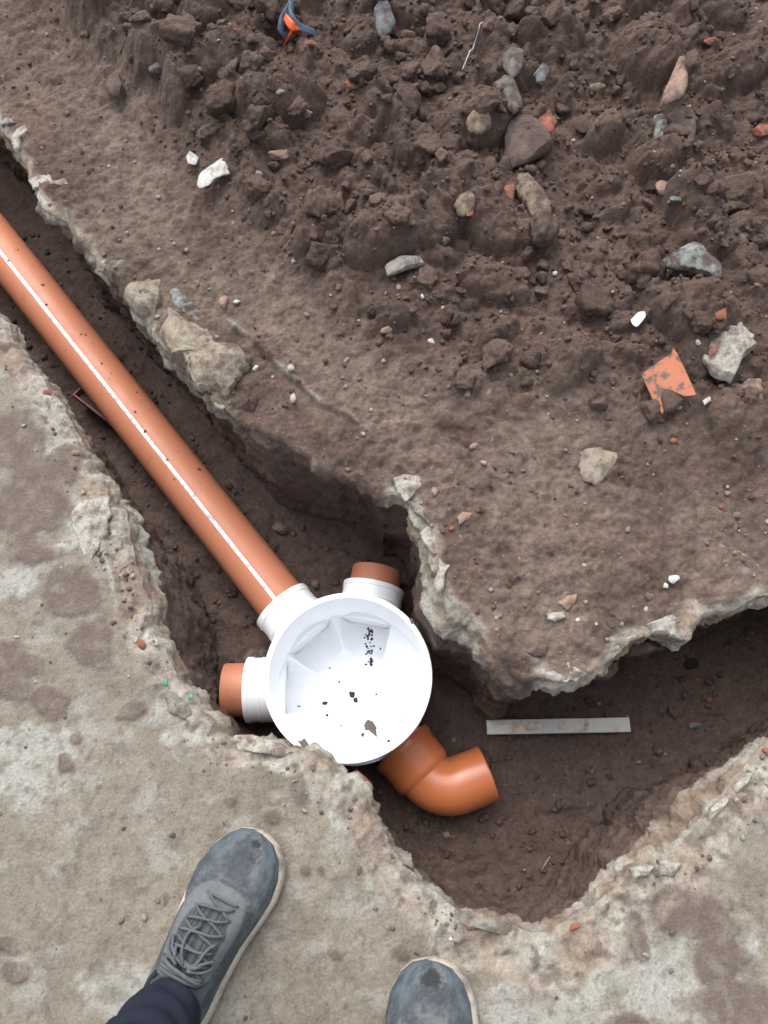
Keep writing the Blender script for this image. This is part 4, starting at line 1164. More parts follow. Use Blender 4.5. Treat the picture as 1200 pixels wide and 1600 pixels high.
chamber_inside()
bm = lathe_bm([(0, 0), (R_OUT - .012, 0), (R_OUT - .006, .01), (R_OUT - .004, ax), (R_OUT - .004, rim - .018)])
bmesh.ops.reverse_faces(bm, faces=bm.faces[:])
outer = bm_obj('outer_shell', bm, M_white, chamber, sharp=40)
for ang, r0 in CH:
    boolean(outer, temp_obj(tube_bm([Vector((cos(ang), sin(ang), 0)) * .10 + Vector((0, 0, ax)), Vector((cos(ang), sin(ang), 0)) * .25 + Vector((0, 0, ax))], .058, 48)), 'DIFFERENCE')
outer.data.set_sharp_from_angle(angle=radians(40))
# rim lip
bm = lathe_bm([(R_IN, rim - .018), (R_IN, rim - .001), (R_IN + .0015, rim), (R_OUT + .0015, rim), (R_OUT + .003, rim - .0015), (R_OUT + .003, rim - .012), (R_OUT - .002, rim - .016), (R_OUT - .004, rim - .018)], 128)
bm_obj('rim', bm, M_white, chamber, sharp=35)
# outer shell rings
for zz in (.10, .20):
    bm = lathe_bm([(R_OUT - .005, zz), (R_OUT, zz + .001), (R_OUT, zz + .006), (R_OUT - .005, zz + .007)], 96)
    bm_obj('rib', bm, M_white, chamber, sharp=35)
def socket(ang, L=.078, collar=True):
    d = Vector((cos(ang), sin(ang), 0)); A = Vector((0, 0, ax))
    prof = [(.0575, .135), (.061, .138), (.0645, .150), (.0645, .160), (.0655, .165), (.0655, .165 + L * .35), (.0668, .165 + L * .37), (.0668, .165 + L * .45), (.0655, .165 + L * .47),
            (.0655, .165 + L * .8), (.0675, .165 + L * .82), (.0675, .165 + L), (.0562, .165 + L), (.0562, .135)]
    p = [tuple(A + d * q[1]) for q in prof]
    bm = bmesh.new(); seg = 64; s = d.cross(Vector((0, 0, 1))); u = Vector((0, 0, 1)); rings = []
    for r, t in prof:
        c = A + d * (t if t > .15 else t)
        rings.append([bm.verts.new(c + s * cos(2 * pi * k / seg) * r + u * sin(2 * pi * k / seg) * r) for k in range(seg)])
    for a, b in zip(rings, rings[1:]):
        for k in range(seg): bm.faces.new([a[k], b[k], b[(k + 1) % seg], a[(k + 1) % seg]])
    bmesh.ops.recalc_face_normals(bm, faces=bm.faces)
    return bm_obj('socket', bm, M_white, chamber, sharp=30)
for a_, l_ in ((A_MAIN, .074), (A_TOP, .055), (A_LEFT, .055)): socket(a_, l_)
do_ = Vector((cos(A_OUT), sin(A_OUT), 0)); bm = tube_bm([do_ * .149 + Vector((0, 0, ax)), do_ * .176 + Vector((0, 0, ax))], .0565, 48); bm_obj('spigot', bm, M_white, chamber, sharp=35)
# mud specks on the white plastic
def chamber_floor(xl, yl): return float(inner_z(xl, yl))
def on_chamber(px, py):
    z = Z_BASE + ax - .03
    for _ in range(12):
        p = at(px, py, z); z = .5 * z + .5 * (Z_BASE + chamber_floor(p[0] - CX, p[1] - CY))
    return Vector(at(px, py, z)) - Vector((CX, CY, Z_BASE))
rs = np.random.RandomState(3)
specks = [(508, 1099, 4.5), (511, 1118, 3), (551, 1086, 4.5), (556, 1094, 4), (547, 1083, 3), (568, 1148, 3.5), (607, 1158, 3), (467, 1104, 2.5), (515, 1044, 2), (530, 1066, 2), (595, 1014, 2), (632, 1117, 1.5), (588, 1085, 1.8),
          (590, 958, 3), (477, 995, 2.5), (479, 990, 2), (484, 1006, 1.6), (476, 982, 1.4), (533, 1134, 2), (581, 1139, 2), (450, 1146, 3)]
for k in range(34):
    y_ = 974 + (1040 - 974) * rs.rand(); specks.append((577 + 5 * rs.normal() * .8, y_, 1.0 + 2.3 * rs.rand()))
VV, FF = [], []; base_V, base_F = rock_verts(2, 5, .5, 2); off = 0
for (a, b, r) in specks:
    p = on_chamber(a, b)
    if p.xy.length > R_IN - .004: continue
    r_ = r * .00135
    V, F = rock_verts(2, int(a * 7 + b), .6, 2)
    V = V * np.array([r_, r_ * rs.uniform(.6, 1.2), r_ * .5]) + np.array(p); VV.append(V); FF.append(F + off); off += len(V)
o = mesh_np('mud_specks', np.concatenate(VV), np.concatenate(FF), M_mud, parent=chamber); o['kind'] = 'stuff'
def mudblob(name, poly, z=None, thick=.004, seed=0):
    c = (sum(p[0] for p in poly) / len(poly), sum(p[1] for p in poly) / len(poly))
    zz = (on_chamber(*c).z + Z_BASE + .001) if z is None else z
    return outline_rock(name, poly, 'floor', M_mud2, '', '', thick, z=zz, seed=seed, parent=chamber, rough=.3)
M_mud2 = material('wet_mud', color=(.10, .072, .066), rough=.6, spec=.4, speck=.3, bump=.5)
mudblob('mud_blob', [(569, 1130), (574, 1125), (582, 1126), (588, 1136), (588, 1146), (591, 1154), (585, 1150), (578, 1144), (570, 1141)], thick=.006, seed=1)
mudblob('rim_mud', [(462, 1154), (470, 1158), (478, 1153), (480, 1164), (488, 1172), (500, 1174), (512, 1178), (514, 1186), (498, 1184), (480, 1178), (472, 1166)], z=Z_RIM + .001, thick=.004, seed=2)
mudblob('rim_mud', [(639, 966), (644, 966), (648, 973), (643, 975)], z=Z_RIM + .001, thick=.003, seed=3)

# main pipe
def hollow(path, r_out, r_in, seg=64):
    """pipe wall with open ends"""
    bm = bmesh.new(); n = len(path); up = Vector((0, 0, 1))
    def rings(r):
        R = []
        for i, p in enumerate(path):
            t = (Vector(path[min(i + 1, n - 1)]) - Vector(path[max(i - 1, 0)])).normalized()
            s = t.cross(up).normalized(); u = s.cross(t)
            rr = r[i] if hasattr(r, '__len__') else r
            R.append([bm.verts.new(Vector(p) + s * cos(2 * pi * k / seg) * rr + u * sin(2 * pi * k / seg) * rr) for k in range(seg)])
        return R
    O, I = rings(r_out), rings(r_in)
    for i in range(n - 1):
        for k in range(seg):
            k2 = (k + 1) % seg
            bm.faces.new([O[i][k], O[i][k2], O[i + 1][k2], O[i + 1][k]]); bm.faces.new([I[i][k], I[i + 1][k], I[i + 1][k2], I[i][k2]])
    for k in range(seg):
        k2 = (k + 1) % seg
        bm.faces.new([O[0][k], I[0][k], I[0][k2], O[0][k2]]); bm.faces.new([O[-1][k], O[-1][k2], I[-1][k2], I[-1][k]])
    return bm
pipe = empty('sewer_pipe', (CX, CY, Z_AX))
tag(pipe, 'long orange plastic drain pipe with a white printed stripe running up-left from the chamber', 'pipe')
dm = Vector((cos(A_MAIN), sin(A_MAIN), 0))
far_pt = Vector(at(0, 386, -.255)) - Vector((CX, CY, Z_AX))
start = dm * .149
dirp = (far_pt - start).normalized()
PL = 2.6
path = [start + dirp * t for t in np.linspace(0, PL, 90)]
bm_obj('pipe_wall', hollow(path, .055, .0518, 72), M_orange, pipe, sharp=40)
# printed stripe, a thin film on the crown
def stripe():
    bm = bmesh.new(); rows = []
    for i, t in enumerate(np.linspace(.06, PL - .1, 160)):
        p = start + dirp * t; s = dirp.cross(Vector((0, 0, 1))).normalized(); u = s.cross(dirp)
        ac = pi / 2 + STR_OFF
        rows.append([bm.verts.new(p + (s * cos(a) + u * sin(a)) * .0554) for a in np.linspace(ac - .074, ac + .074, 5)])
    for a, b in zip(rows, rows[1:]):
        for k in range(4): bm.faces.new([a[k], a[k + 1], b[k + 1], b[k]])
    return bm
STR_OFF = 0.16
m_str = material('print_stripe', color=(.76, .79, .82), rough=.5, spec=.3, blotch=(.42, .47, .55), blotch_scale=85, blotch_lo=.50, blotch_hi=.60)
bm_obj('printed_stripe', stripe(), m_str, pipe)
# mud spots on the pipe
VV, FF, off = [], [], 0
sv = dirp.cross(Vector((0, 0, 1))).normalized(); uv = sv.cross(dirp)
for k in range(60):
    t = rs.uniform(.1, 1.25); a = pi / 2 + rs.normal() * .75
    p = start + dirp * t + (sv * cos(a) + uv * sin(a)) * .0552
    V, F = rock_verts(2, k, .6, 1); r_ = .0009 + .0034 * rs.rand() ** 3
    nrm = np.array(sv * cos(a) + uv * sin(a)); V = V * r_; V = V - np.outer(V @ nrm, nrm) * .7
    if k > 12: F = F
    if len(V) != 42: continue
    VV.append(V + np.array(p)); FF.append(F + off); off += len(V)
o = mesh_np('mud_specks', np.concatenate(VV), np.concatenate(FF), M_st['brown'], parent=pipe); o['kind'] = 'stuff'

# stub pipes in the two spare sockets
def stub(ang, L, lab):
    e = empty('pipe_stub', (CX, CY, Z_AX)); tag(e, lab, 'pipe stub', 'short orange stubs in the chamber sockets')
    d = Vector((cos(ang), sin(ang), 0))
    bm_obj('pipe_wall', hollow([d * t for t in (.149, .22, .165 + .055 + L - .002, .165 + .055 + L)], [.055, .055, .055, .0545], .051, 72), M_orange, e, sharp=40)
    bm = tube_bm([d * (.21), d * .214], .0512, 48); bm_obj('end_plug', bm, M_orange_in, e, sharp=40)
stub(A_TOP, .040, 'short orange pipe stub in the upper socket of the white chamber')
stub(A_LEFT, .048, 'short orange pipe stub in the left socket of the white chamber')

# elbow
elbow = empty('pipe_elbow', (CX, CY, Z_AX)); tag(elbow, 'glossy orange bent pipe elbow on the lower right outlet of the chamber', 'pipe elbow')
do = Vector((cos(A_OUT), sin(A_OUT), 0))
org = Vector((CX, CY, Z_AX))
endp = Vector(at(762, 1208, Z_AX)) - org
corner_t = ELB_T = .268
corner = do * corner_t
de = (endp - corner).normalized()
pa, seg_n = [], 20
turn = math.acos(max(-1, min(1, do.dot(de))))
Rb = .062; tl = Rb * math.tan(turn / 2)
s0, s1 = corner - do * tl, corner + de * tl
axis_n = do.cross(de).normalized()
cen = s0 + axis_n.cross(do) * Rb
for k in range(seg_n + 1):
    q = Matrix.Rotation(turn * k / seg_n, 3, axis_n) @ (s0 - cen); pa.append(cen + q)
pa = [do * .214] + [do * .219] + pa + [s1 + de * .004, endp - de * .004, endp - de * .001, endp]
bm_obj('bend', hollow(pa, [.055] * (len(pa) - 2) + [.055, .0545], .0515, 72), M_elbow, elbow, sharp=50)
# socket collar with ring bulge
prof = [(.0585, .150), (.0665, .151), (.0672, .154), (.0672, .164), (.0660, .167), (.0635, .170), (.0630, .214), (.0605, .221), (.056, .226), (.055, .228)]
bm = bmesh.new(); sgv = do.cross(Vector((0, 0, 1))); rings = []
for r, t in prof: rings.append([bm.verts.new(do * t + sgv * cos(2 * pi * k / 72) * r + Vector((0, 0, 1)) * sin(2 * pi * k / 72) * r) for k in range(72)])
for a, b in zip(rings, rings[1:]):
    for k in range(72): bm.faces.new([a[k], b[k], b[(k + 1) % 72], a[(k + 1) % 72]])
bmesh.ops.recalc_face_normals(bm, faces=bm.faces)
bm_obj('collar', bm, M_elbow, elbow, sharp=45)

# small offcut peeping out below the slab
p = Vector(at(569, 1214, -.25))
e = empty('pipe_offcut', p); tag(e, 'rounded orange pipe offcut peeping from under the slab below the chamber', 'pipe offcut')
bm_obj('pipe_wall', hollow([Vector((-.05, -.05, -.01)), Vector((-.03, -.03, -.004)), Vector((0.0, 0.0, 0))], .022, .019, 36), M_orange, e, sharp=40)
bm_obj('end_cap', tube_bm([Vector((-.004, -.004, 0)), Vector((0.001, 0.001, 0))], .021, 36), M_orange, e, sharp=40)

# ---- white plastic strip in the pit
def strip():
    q_ = at(870, 1135, -.39); z = max(float(flo_h(*at(a_, 1135, -.39)[:2])[0]) for a_ in range(765, 980, 12)) + .001
    A, B = Vector(at(760, 1137, z)), Vector(at(982, 1133, z))
    c = (A + B) / 2; d = (B - A); L = d.length; d.normalize(); s = Vector((-d.y, d.x, 0)); W = .0295
    bm = bmesh.new()
    prof = [(-W / 2, 0), (-W / 2, .010), (-W / 2 + .0012, .0115), (W / 2 - .0012, .0115), (W / 2, .010), (W / 2, 0)]
    n = 12; rings = []
    for i in range(n + 1):
        u = -L / 2 + L * i / n
        rings.append([bm.verts.new(d * u + s * a + Vector((0, 0, b + .0012 * sin(i * 1.3)))) for a, b in prof])
    for a, b in zip(rings, rings[1:]):
        for k in range(6): bm.faces.new([a[k], b[k], b[(k + 1) % 6], a[(k + 1) % 6]])
    bm.faces.new(rings[0][::-1]); bm.faces.new(rings[-1])
    bmesh.ops.recalc_face_normals(bm, faces=bm.faces)
    ms = material('dirty_white_strip', color=(.52, .52, .47), rough=.6, spec=.35, speck=.1, blotch=(.20, .17, .14), blotch_scale=28, blotch_lo=.58, blotch_hi=.75)
    root = empty('plastic_strip', c); tag(root, 'off-white flat plastic strip with orange clay smears lying on the pit floor', 'plastic strip')
    bm_obj('strip_body', bm, ms, root, sharp=30)
    mc = material('clay_smear', color=(.50, .33, .23), rough=.8, blotch=(.56, .56, .52), blotch_scale=70, blotch_lo=.42, blotch_hi=.58)
    for (a, b, wd) in ((-L * .41, -L * .10, .012), (-L * .01, L * .05, .011)):
        bm = bmesh.new(); N = 22; T, Bt = [], []
        for i in range(N + 1):
            u = a + (b - a) * i / N; e_ = sin(pi * min(1, max(0, i / N))) ** .3
            w1 = wd * (.62 + .3 * random.random()) * e_; w2 = wd * (.62 + .3 * random.random()) * e_
            T.append([bm.verts.new(d * u + s * w1 + Vector((0, 0, .0135))), bm.verts.new(d * u + Vector((0, 0, .0139))), bm.verts.new(d * u - s * w2 + Vector((0, 0, .0135)))])
        for p_, q_ in zip(T, T[1:]):
            for k in range(2): bm.faces.new([p_[k], p_[k + 1], q_[k + 1], q_[k]])
        bmesh.ops.recalc_face_normals(bm, faces=bm.faces)
        if bm.faces[:][0].normal.z < 0: bmesh.ops.reverse_faces(bm, faces=bm.faces)
        bm_obj('clay_smear', bm, mc, root)
strip()

# ---- maroon tray partly under the pipe
def tray():
    z = -.335
    P = [Vector(at(*q, z)) for q in ((121, 624), (137, 614), (192, 688), (178, 672))]
    a, b = Vector(at(121, 626, z)), Vector(at(180, 672, z))
    d = (b - a); d.normalize(); s = Vector((-d.y, d.x, 0))
    if (Vector(at(140, 618, z)) - a).dot(s) < 0: s = -s
    root = empty('plastic_tray', a); tag(root, 'maroon plastic tray corner with dirt in it poking out under the pipe', 'tray')
    mm = material('maroon_plastic', color=(.20, .062, .055), rough=.6, blotch=(.10, .06, .05), blotch_scale=60)
    L, W, H = .17, .10, .030
    bm = bmesh.new()
    def box(x0, x1, y0, y1, z0, z1):
        g = bmesh.ops.create_cube(bm, size=1)['verts']
        for v in g:
            l = Vector(((x0 + x1) / 2 + v.co.x * (x1 - x0), (y0 + y1) / 2 + v.co.y * (y1 - y0), (z0 + z1) / 2 + v.co.z * (z1 - z0)))
            v.co = d * l.x + s * l.y + Vector((0, 0, l.z))
    box(0, L, 0, .004, 0, H); box(0, L, W - .004, W, 0, H); box(0, .004, .0042, W - .0042, 0, H); box(L - .004, L, .0042, W - .0042, 0, H)
    bm_obj('tray_side', bm, mm, root, smooth=False)
    bm = bmesh.new(); box(.0045, L - .0045, .0045, W - .0045, .001, .012); bm_obj('tray_floor', bm, M_st['grey'], root, smooth=False)
tray()

# ------------------------------------------------------------------ the person: trouser legs and shoes
M_sole = material('cream_sole', color=(.37, .325, .27), rough=.75, blotch=(.13, .115, .10), blotch_scale=38, blotch_lo=.46, blotch_hi=.70, bump=.3, bump_scale=120, bump_dist=.001)
M_upper = material('grey_blue_mesh', attr='Col', rough=.85, spec=.2, speck=.22, speck_scale=420, bump=.5, bump_scale=700, bump_dist=.0008)
M_lace = material('grey_lace', color=(.085, .092, .098), rough=.9, speck=.35, speck_scale=300, bump=.5, bump_scale=800, bump_dist=.0006)
M_tongue = material('tongue_cloth', color=(.042, .046, .050), rough=.85, speck=.25, speck_scale=300, blotch=(.20, .13, .09), blotch_scale=32, blotch_lo=.66, blotch_hi=.74, bump=.4, bump_scale=500, bump_dist=.001)
M_lining = material('shoe_lining', color=(.02, .022, .028), rough=.95)

LT = np.array([0, .03, .10, .22, .36, .50, .62, .74, .84, .92, .97, 1.0])        # heel -> toe
WO = np.array([.014, .034, .046, .050, .051, .055, .061, .065, .058, .045, .030, .004])   # outer half width
WI = np.array([.014, .034, .045, .048, .047, .049, .055, .060, .056, .045, .030, .004])   # inner half width
HT = np.array([.075, .088, .094, .096, .104, .104, .088, .070, .058, .050, .043, .034])   # upper height
SH = np.array([.034, .034, .034, .033, .031, .029, .027, .025, .025, .027, .030, .032])   # sole height

def build_shoe(parent, base, ang, side, length=.298):
    """side=+1: outer side is local -x (left foot)"""
    root = empty('shoe', base); root.parent = parent; root.rotation_euler = (0, 0, ang)
    tag(root, 'left shoe worn grey-blue with loose laces' if side > 0 else 'right shoe with a dark worn hole at the toe tip')
    L = length
    def fx(t, u):        # outline point; u = -1 outer..+1 inner
        return np.interp(t, LT, WO if u * side < 0 else WI)
    # sole
    nt_ = 60; seg = []
    ts = np.concatenate([np.linspace(0, .08, 8), np.linspace(.08, .9, 34)[1:], np.linspace(.9, 1, 14)[1:]])
    left = [(-fx(t, -1), t * L) for t in ts]; right = [(fx(t, 1), t * L) for t in ts[::-1]]
    ring = np.array(left + right)
    ring[:, 0] += .006 * np.sin(ring[:, 1] / L * pi) * side * -.2
    levels = [(0.000, .90), (.002, .965), (.008, 1.03), (.016, 1.05), (.024, 1.02), (.030, .985), (.032, .93)]
    cen = np.array([0, L / 2])
    V, F = [], []
    for z, k in levels:
        toe = np.clip((ring[:, 1] / L - .82) / .18, 0, 1) ** 2 * .012
        hs_ = np.interp(ring[:, 1] / L, LT, SH) / .032
        q = ring.copy(); q[:, 0] *= k; q[:, 1] = cen[1] + (q[:, 1] - cen[1]) * (1 + (k - 1) * .35)
        V.append(np.column_stack([q, z * hs_ + toe * (1 - z / .05)]))
    n = len(ring); V = np.concatenate(V)
    faces = []
    for r in range(len(levels) - 1):
        for k in range(n):
            a = r * n; k2 = (k + 1) % n
            faces.append([a + k, a + k2, a + n + k2, a + n + k])
    bm = bmesh.new(); bv = [bm.verts.new(v) for v in V]
    for f in faces: bm.faces.new([bv[i] for i in f])
    bm.faces.new([bv[i] for i in range(n)][::-1]); bm.faces.new([bv[(len(levels) - 1) * n + i] for i in range(n)])
    bmesh.ops.recalc_face_normals(bm, faces=bm.faces)
    bm_obj('sole', bm, M_sole, root, sharp=60)
    # upper
    NT, NU = 150, 80
    T = np.concatenate([np.linspace(.004, .9, NT - 30), np.linspace(.9, .992, 31)[1:]])
    NT = len(T)
    U = np.linspace(-1, 1, NU)
    V = np.zeros((NT, NU, 3)); Cc = np.zeros((NT, NU, 3))
    for i, t in enumerate(T):
        ht = np.interp(t, LT, HT); sh = np.interp(t, LT, SH) - .006
        wl, wr = fx(t, -1) * .975, fx(t, 1) * .975
        a = (U + 1) / 2 * pi
        e = np.interp(t, [0, .3, .5, .75, 1], [.62, .58, .62, .72, .8])
        cx_ = -np.sign(np.cos(a)) * np.abs(np.cos(a)) ** e
        sz = np.abs(np.sin(a)) ** np.interp(t, [0, .35, .5, .8, 1], [.72, .78, .95, .85, .8])
        X = np.where(cx_ < 0, cx_ * wl, cx_ * wr)
        # ankle part leans inwards towards the top
        lean = np.interp(t, [0, .1, .35, .55], [.0, .06, .08, 0])
        X = X * (1 - lean * sz)
        V[i, :, 0] = X; V[i, :, 1] = t * L; V[i, :, 2] = sh + (ht - sh) * sz
    # creases across the toe box
    tt, uu = np.meshgrid(T, U, indexing='ij')
    cr = np.exp(-((tt - .70) / .035) ** 2) * np.sin(tt * 240 + 2 * uu) * .0009
    V[..., 2] += cr + .0012 * fbm(tt * 6 + 3 * side, uu * 2, 0., 2, 3)
    nz = fbm(tt * 10, uu * 3 + side * 4, 0., 1.2, 4); n2 = fbm(tt * 40, uu * 12 + 7 * side, 0., 1.5, 3)
    col = np.array([.062, .070, .078])[None, None] * (1 + .5 * nz + .45 * n2)[..., None]
    dust = sstep(-.1, .5, nz + .5 * n2)[..., None] * .55
    col = col * (1 - dust) + np.array([.150, .150, .143])[None, None] * dust
    # blue side panels at the toe
    bl = (sstep(.76, .86, tt) * sstep(.18, .35, np.abs(uu)) * sstep(-.35, .1, nz))[..., None] * .7
    col = col * (1 - bl) + np.array([.078, .102, .120])[None, None] * bl
    # lighter eyestay round the laces
    ov = 1 - np.sqrt(((tt - .50) / .245) ** 2 + (uu / .54) ** 2)
    es = (sstep(0, .05, ov) * sstep(.46, .40, ov))[..., None]
    col = col * (1 - es * .75) + np.array([.125, .135, .138])[None, None] * (1 + .2 * n2)[..., None] * es * .75
    th = sstep(.40, .46, ov)[..., None] * .92
    col = col * (1 - th) + np.array([.052, .057, .064])[None, None] * (1 + .5 * np.sin(uu * 130))[..., None] * th
    # cream flash on the outer side
    fu = uu * side
    lo_edge = -.93 + 0 * tt; hi_edge = -.93 + .40 * np.clip((tt - .34) / .26, 0, 1) * np.clip((.66 - tt) / .06, 0, 1)
    fl = ((fu > lo_edge) & (fu < hi_edge) & (tt > .34) & (tt < .66))[..., None]
    col = np.where(fl, np.array([.46, .42, .36])[None, None] * (1 + .2 * n2)[..., None], col)
    # worn toe hole
    hx, hy = (.945, .06) if side > 0 else (.925, -.02)
    hr = np.sqrt(((tt - hx) / (.022 if side > 0 else .042)) ** 2 + ((uu - hy) / (.10 if side > 0 else .17)) ** 2) + .5 * n2
    hole = sstep(1.1, .6, hr)[..., None]
    col = col * (1 - hole) + np.array([.03, .032, .034])[None, None] * hole
    V[..., 2] -= hole[..., 0] * .0015
    V[..., 0] -= .0035
    faces = []; idx = np.arange(NT * NU).reshape(NT, NU)
    for i in range(NT - 1):
        t = T[i]
        wu = np.interp(t, [.04, .07, .15, .26, .31, .315], [0, .30, .44, .44, .34, 0])
        for k in range(NU - 1):
            if .04 < t < .315 and abs(U[k]) < wu: continue
            faces.append([idx[i, k], idx[i, k + 1], idx[i + 1, k + 1], idx[i + 1, k]])
    o = mesh_np('upper', V.reshape(-1, 3), np.array(faces), M_upper, parent=root, col=np.clip(col.reshape(-1, 3), .01, .8))
    md = o.modifiers.new('thick', 'SOLIDIFY'); md.thickness = .0035; md.offset = -1
    def P(t, u, lift=0.0):
        i = np.interp(t, T, np.arange(NT)); k = (u + 1) / 2 * (NU - 1)
        i0, k0 = int(i), int(k); i1, k1 = min(i0 + 1, NT - 1), min(k0 + 1, NU - 1); a, b = i - i0, k - k0
        p = (V[i0, k0] * (1 - a) + V[i1, k0] * a) * (1 - b) + (V[i0, k1] * (1 - a) + V[i1, k1] * a) * b
        return Vector(p) + Vector((u * lift * .5, 0, lift))
    # toe rand / stitching line, eyelets and laces
    rows = [.68, .62, .56, .50, .44, .38]
    hw = [.17, .22, .25, .28, .30, .33]
    lr = random.Random(5 + side)
    def lace(A, B, rise=.0045, r=.0020, flat=.55):
        r = r * .8
        A = (A[0] + lr.uniform(-.012, .012), A[1] + lr.uniform(-.04, .04)); B = (B[0] + lr.uniform(-.012, .012), B[1] + lr.uniform(-.04, .04))
        pth = []
        for k in range(9):
            f = k / 8; t = A[0] + (B[0] - A[0]) * f; u = A[1] + (B[1] - A[1]) * f
            pth.append(P(t, u, .0018 + rise * sin(pi * f)))
        bm = tube_bm(pth, [r * .8] + [r] * 7 + [r * .8], 8)
        c = sum((Vector(p) for p in pth), Vector()) / 9
        for v in bm.verts: pass
        bm_obj('lace', bm, M_lace, root)
    for i in range(len(rows) - 1):
        lace((rows[i], -hw[i]), (rows[i + 1], hw[i + 1]), .004, .0024)
        lace((rows[i], hw[i]), (rows[i + 1], -hw[i + 1]), .0065, .0024)
    lace((rows[0], -hw[0]), (rows[0], hw[0]), .003, .0024)
    lace((.365, -.36), (.375, .36), .007, .0034); lace((.385, -.34), (.350, .38), .010, .0034); lace((.35, -.36), (.36, .36), .006, .0036)
    lace((.39, -.02), (.47, -.20), .010, .0032); lace((.39, .02), (.44, .26), .011, .0032)
    # bow: loops and loose ends
    for pts_ in ([(.40, 0), (.43, -.18), (.48, -.30), (.47, -.38), (.42, -.28), (.395, -.04)], [(.40, 0), (.44, .16), (.47, .34), (.44, .42), (.41, .26), (.395, .03)],
                 [(.40, 0), (.45, -.06), (.52, -.10), (.56, -.02)], [(.40, .02), (.43, .10), (.50, .12), (.53, .22)]):
        pp = [P(t_, u_, .009 + .004 * sin(i_ * 1.7)) for i_, (t_, u_) in enumerate(pts_)]
        fine = []
        for a_, b_ in zip(pp, pp[1:]): fine += [a_.lerp(b_, f_) for f_ in (0, .33, .66)]
        fine.append(pp[-1])
        for _ in range(2): fine = [fine[0]] + [(fine[i_ - 1] + fine[i_] * 2 + fine[i_ + 1]) / 4 for i_ in range(1, len(fine) - 1)] + [fine[-1]]
        bm_obj('lace', tube_bm(fine, .0021, 8), M_lace, root)
    # tongue: padded flap rising in front of the ankle
    bm = bmesh.new(); n1_, n2_ = 18, 14; g = []
    for i in range(n1_):
        f = i / (n1_ - 1); row = []
        for k in range(n2_):
            u = -1 + 2 * k / (n2_ - 1)
            wd = .037 * (1 - .55 * max(0, (f - .72) / .28) ** 2.2) * (1.0 if f > .1 else .9)
            yy = L * .42 - f * .085; zz = .092 + f * .042 - .007 * f * f
            xx = u * wd
            row.append(Vector((xx, yy - .014 * (u * u) * (.4 + f), zz - .016 * u * u * (1 - .2 * f) + .0025 * sin(f * 9))))
        g.append([bm.verts.new(v) for v in row])
    for i in range(n1_ - 1):
        for k in range(n2_ - 1): bm.faces.new([g[i][k], g[i][k + 1], g[i + 1][k + 1], g[i + 1][k]])
    bmesh.ops.recalc_face_normals(bm, faces=bm.faces)
    bmesh.ops.solidify(bm, geom=bm.faces[:], thickness=.007)
    bm_obj('tongue', bm, M_tongue, root, sharp=70)
    # rolled collar edge
    cp = []
    for t in np.linspace(.07, .31, 12): cp.append(P(t, -np.interp(t, [.04, .07, .15, .26, .31], [.05, .30, .45, .45, .36]), .001))
    cp2 = []
    for t in np.linspace(.31, .07, 12): cp2.append(P(t, np.interp(t, [.04, .07, .15, .26, .31], [.05, .30, .45, .45, .36]), .001))
    bm = tube_bm(cp, .0038, 10); bm = tube_bm(cp2, .0038, 10, bm=bm); bm = tube_bm([cp2[-1], P(.055, .12, .001), P(.05, 0, .002), P(.055, -.12, .001), cp[0]], .0042, 10, bm=bm)
    bm_obj('collar', bm, M_lining, root)
    return root

person = empty('person', (-.16, -.45, 0))
tag(person, 'person in navy trousers and worn grey-blue running shoes standing on the slab', 'person')
def shoe_at(toe, heel, side, L):
    a, b = Vector(at(*toe, .03)), Vector(at(*heel, .03))
    d = (a - b).normalized(); base = a - d * L
    base.z = 0.0035
    ang = atan2(d.y, d.x) - pi / 2
    return build_shoe(person, base - Vector(person.location), ang, side, L), base, d
s1_, bL, dL = shoe_at((412, 1300), (262, 1600), 1, .300)
s2_, bR, dR = shoe_at((682, 1497), (662, 1700), -1, .300)

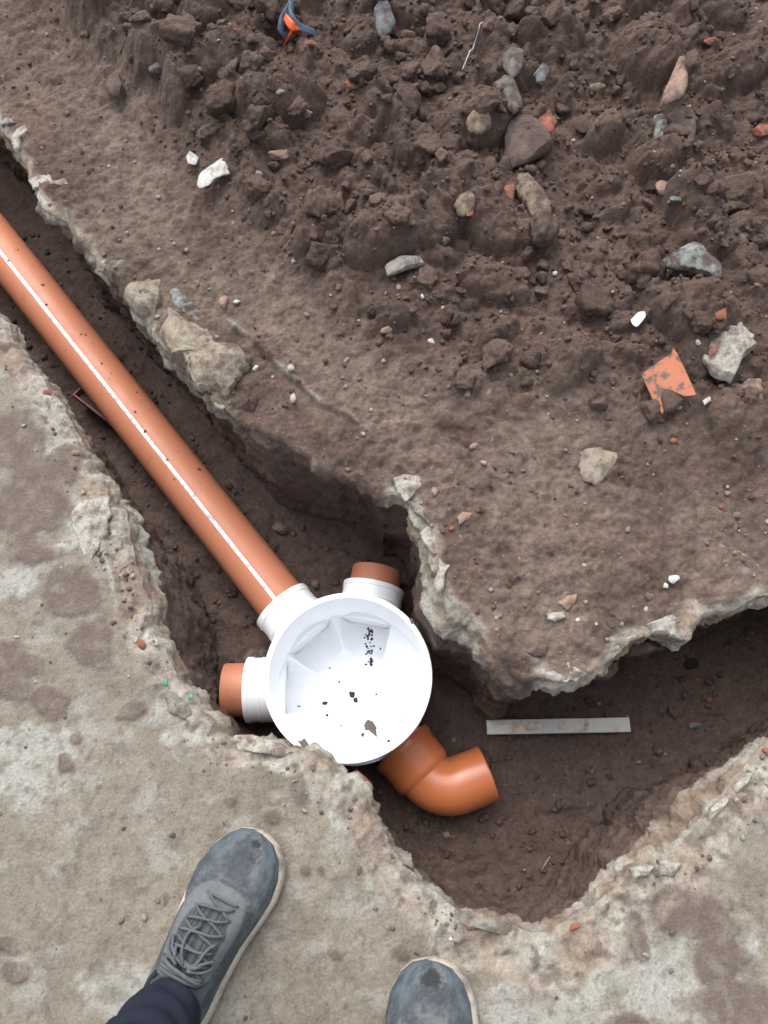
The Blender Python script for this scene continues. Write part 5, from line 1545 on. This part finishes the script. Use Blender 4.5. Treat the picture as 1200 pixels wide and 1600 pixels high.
# trousers: one continuous skin from cuffs to waist
def trousers():
    pl = Vector(person.location)
    def leg(b, d, knee, hip):
        an = b + d * .060 + Vector((.006, 0, 0)); an.z = .080
        return [(an, .042), (an + Vector((-.001, -.006, .05)), .052), (an + Vector((-.006, -.022, .12)), .058), (an + Vector((-.012, -.050, .22)), .064), (knee, .070), ((knee + hip) / 2, .082), (hip, .095)]
    Ll = leg(bL, dL, bL + Vector((.02, -.06, .50)), Vector((-.25, -.47, .90)))
    Lr = leg(bR, dR, bR + Vector((-.02, -.02, .50)), Vector((-.07, -.47, .90)))
    pel = (Vector((-.16, -.47, .96)), .13); waist = (Vector((-.16, -.48, 1.06)), .13)
    V = [pel[0], waist[0]] + [p for p, r in Ll] + [p for p, r in Lr]
    Rr = [pel[1], waist[1]] + [r for p, r in Ll] + [r for p, r in Lr]
    E = [(0, 1)] + [(2 + i, 3 + i) for i in range(6)] + [(9 + i, 10 + i) for i in range(6)] + [(8, 0), (15, 0)]
    me = bpy.data.meshes.new('trousers'); me.from_pydata([v - pl for v in V], E, [])
    o = bpy.data.objects.new('trousers', me); COL.objects.link(o); o.parent = person
    o.modifiers.new('skin', 'SKIN')
    for i, r in enumerate(Rr): me.skin_vertices[0].data[i].radius = (r, r)
    me.skin_vertices[0].data[0].use_root = True
    sb = o.modifiers.new('sub', 'SUBSURF'); sb.levels = 4; sb.render_levels = 4
    dg = bpy.context.evaluated_depsgraph_get(); dg.update()
    m2 = bpy.data.meshes.new_from_object(o.evaluated_get(dg))
    o.modifiers.clear(); o.data = m2
    co = np.empty(len(m2.vertices) * 3, np.float32); m2.vertices.foreach_get('co', co); co = co.reshape(-1, 3)
    no = np.empty(len(m2.vertices) * 3, np.float32); m2.vertices.foreach_get('normal', no); no = no.reshape(-1, 3)
    low = sstep(.5, .1, co[:, 2])
    wv = .003 * low * np.sin(co[:, 2] * 120 + 7 * fbm(co[:, 0], co[:, 1], co[:, 2], 9, 2)) + .014 * (billow(co[:, 0], co[:, 1], co[:, 2] * 1.8, 9, 3) - .25)
    co = co + no * wv[:, None]
    m2.vertices.foreach_set('co', co.ravel().astype(np.float32)); m2.update()
    m2.polygons.foreach_set('use_smooth', [True] * len(m2.polygons)); m2.materials.clear(); m2.materials.append(M_navy)
trousers()
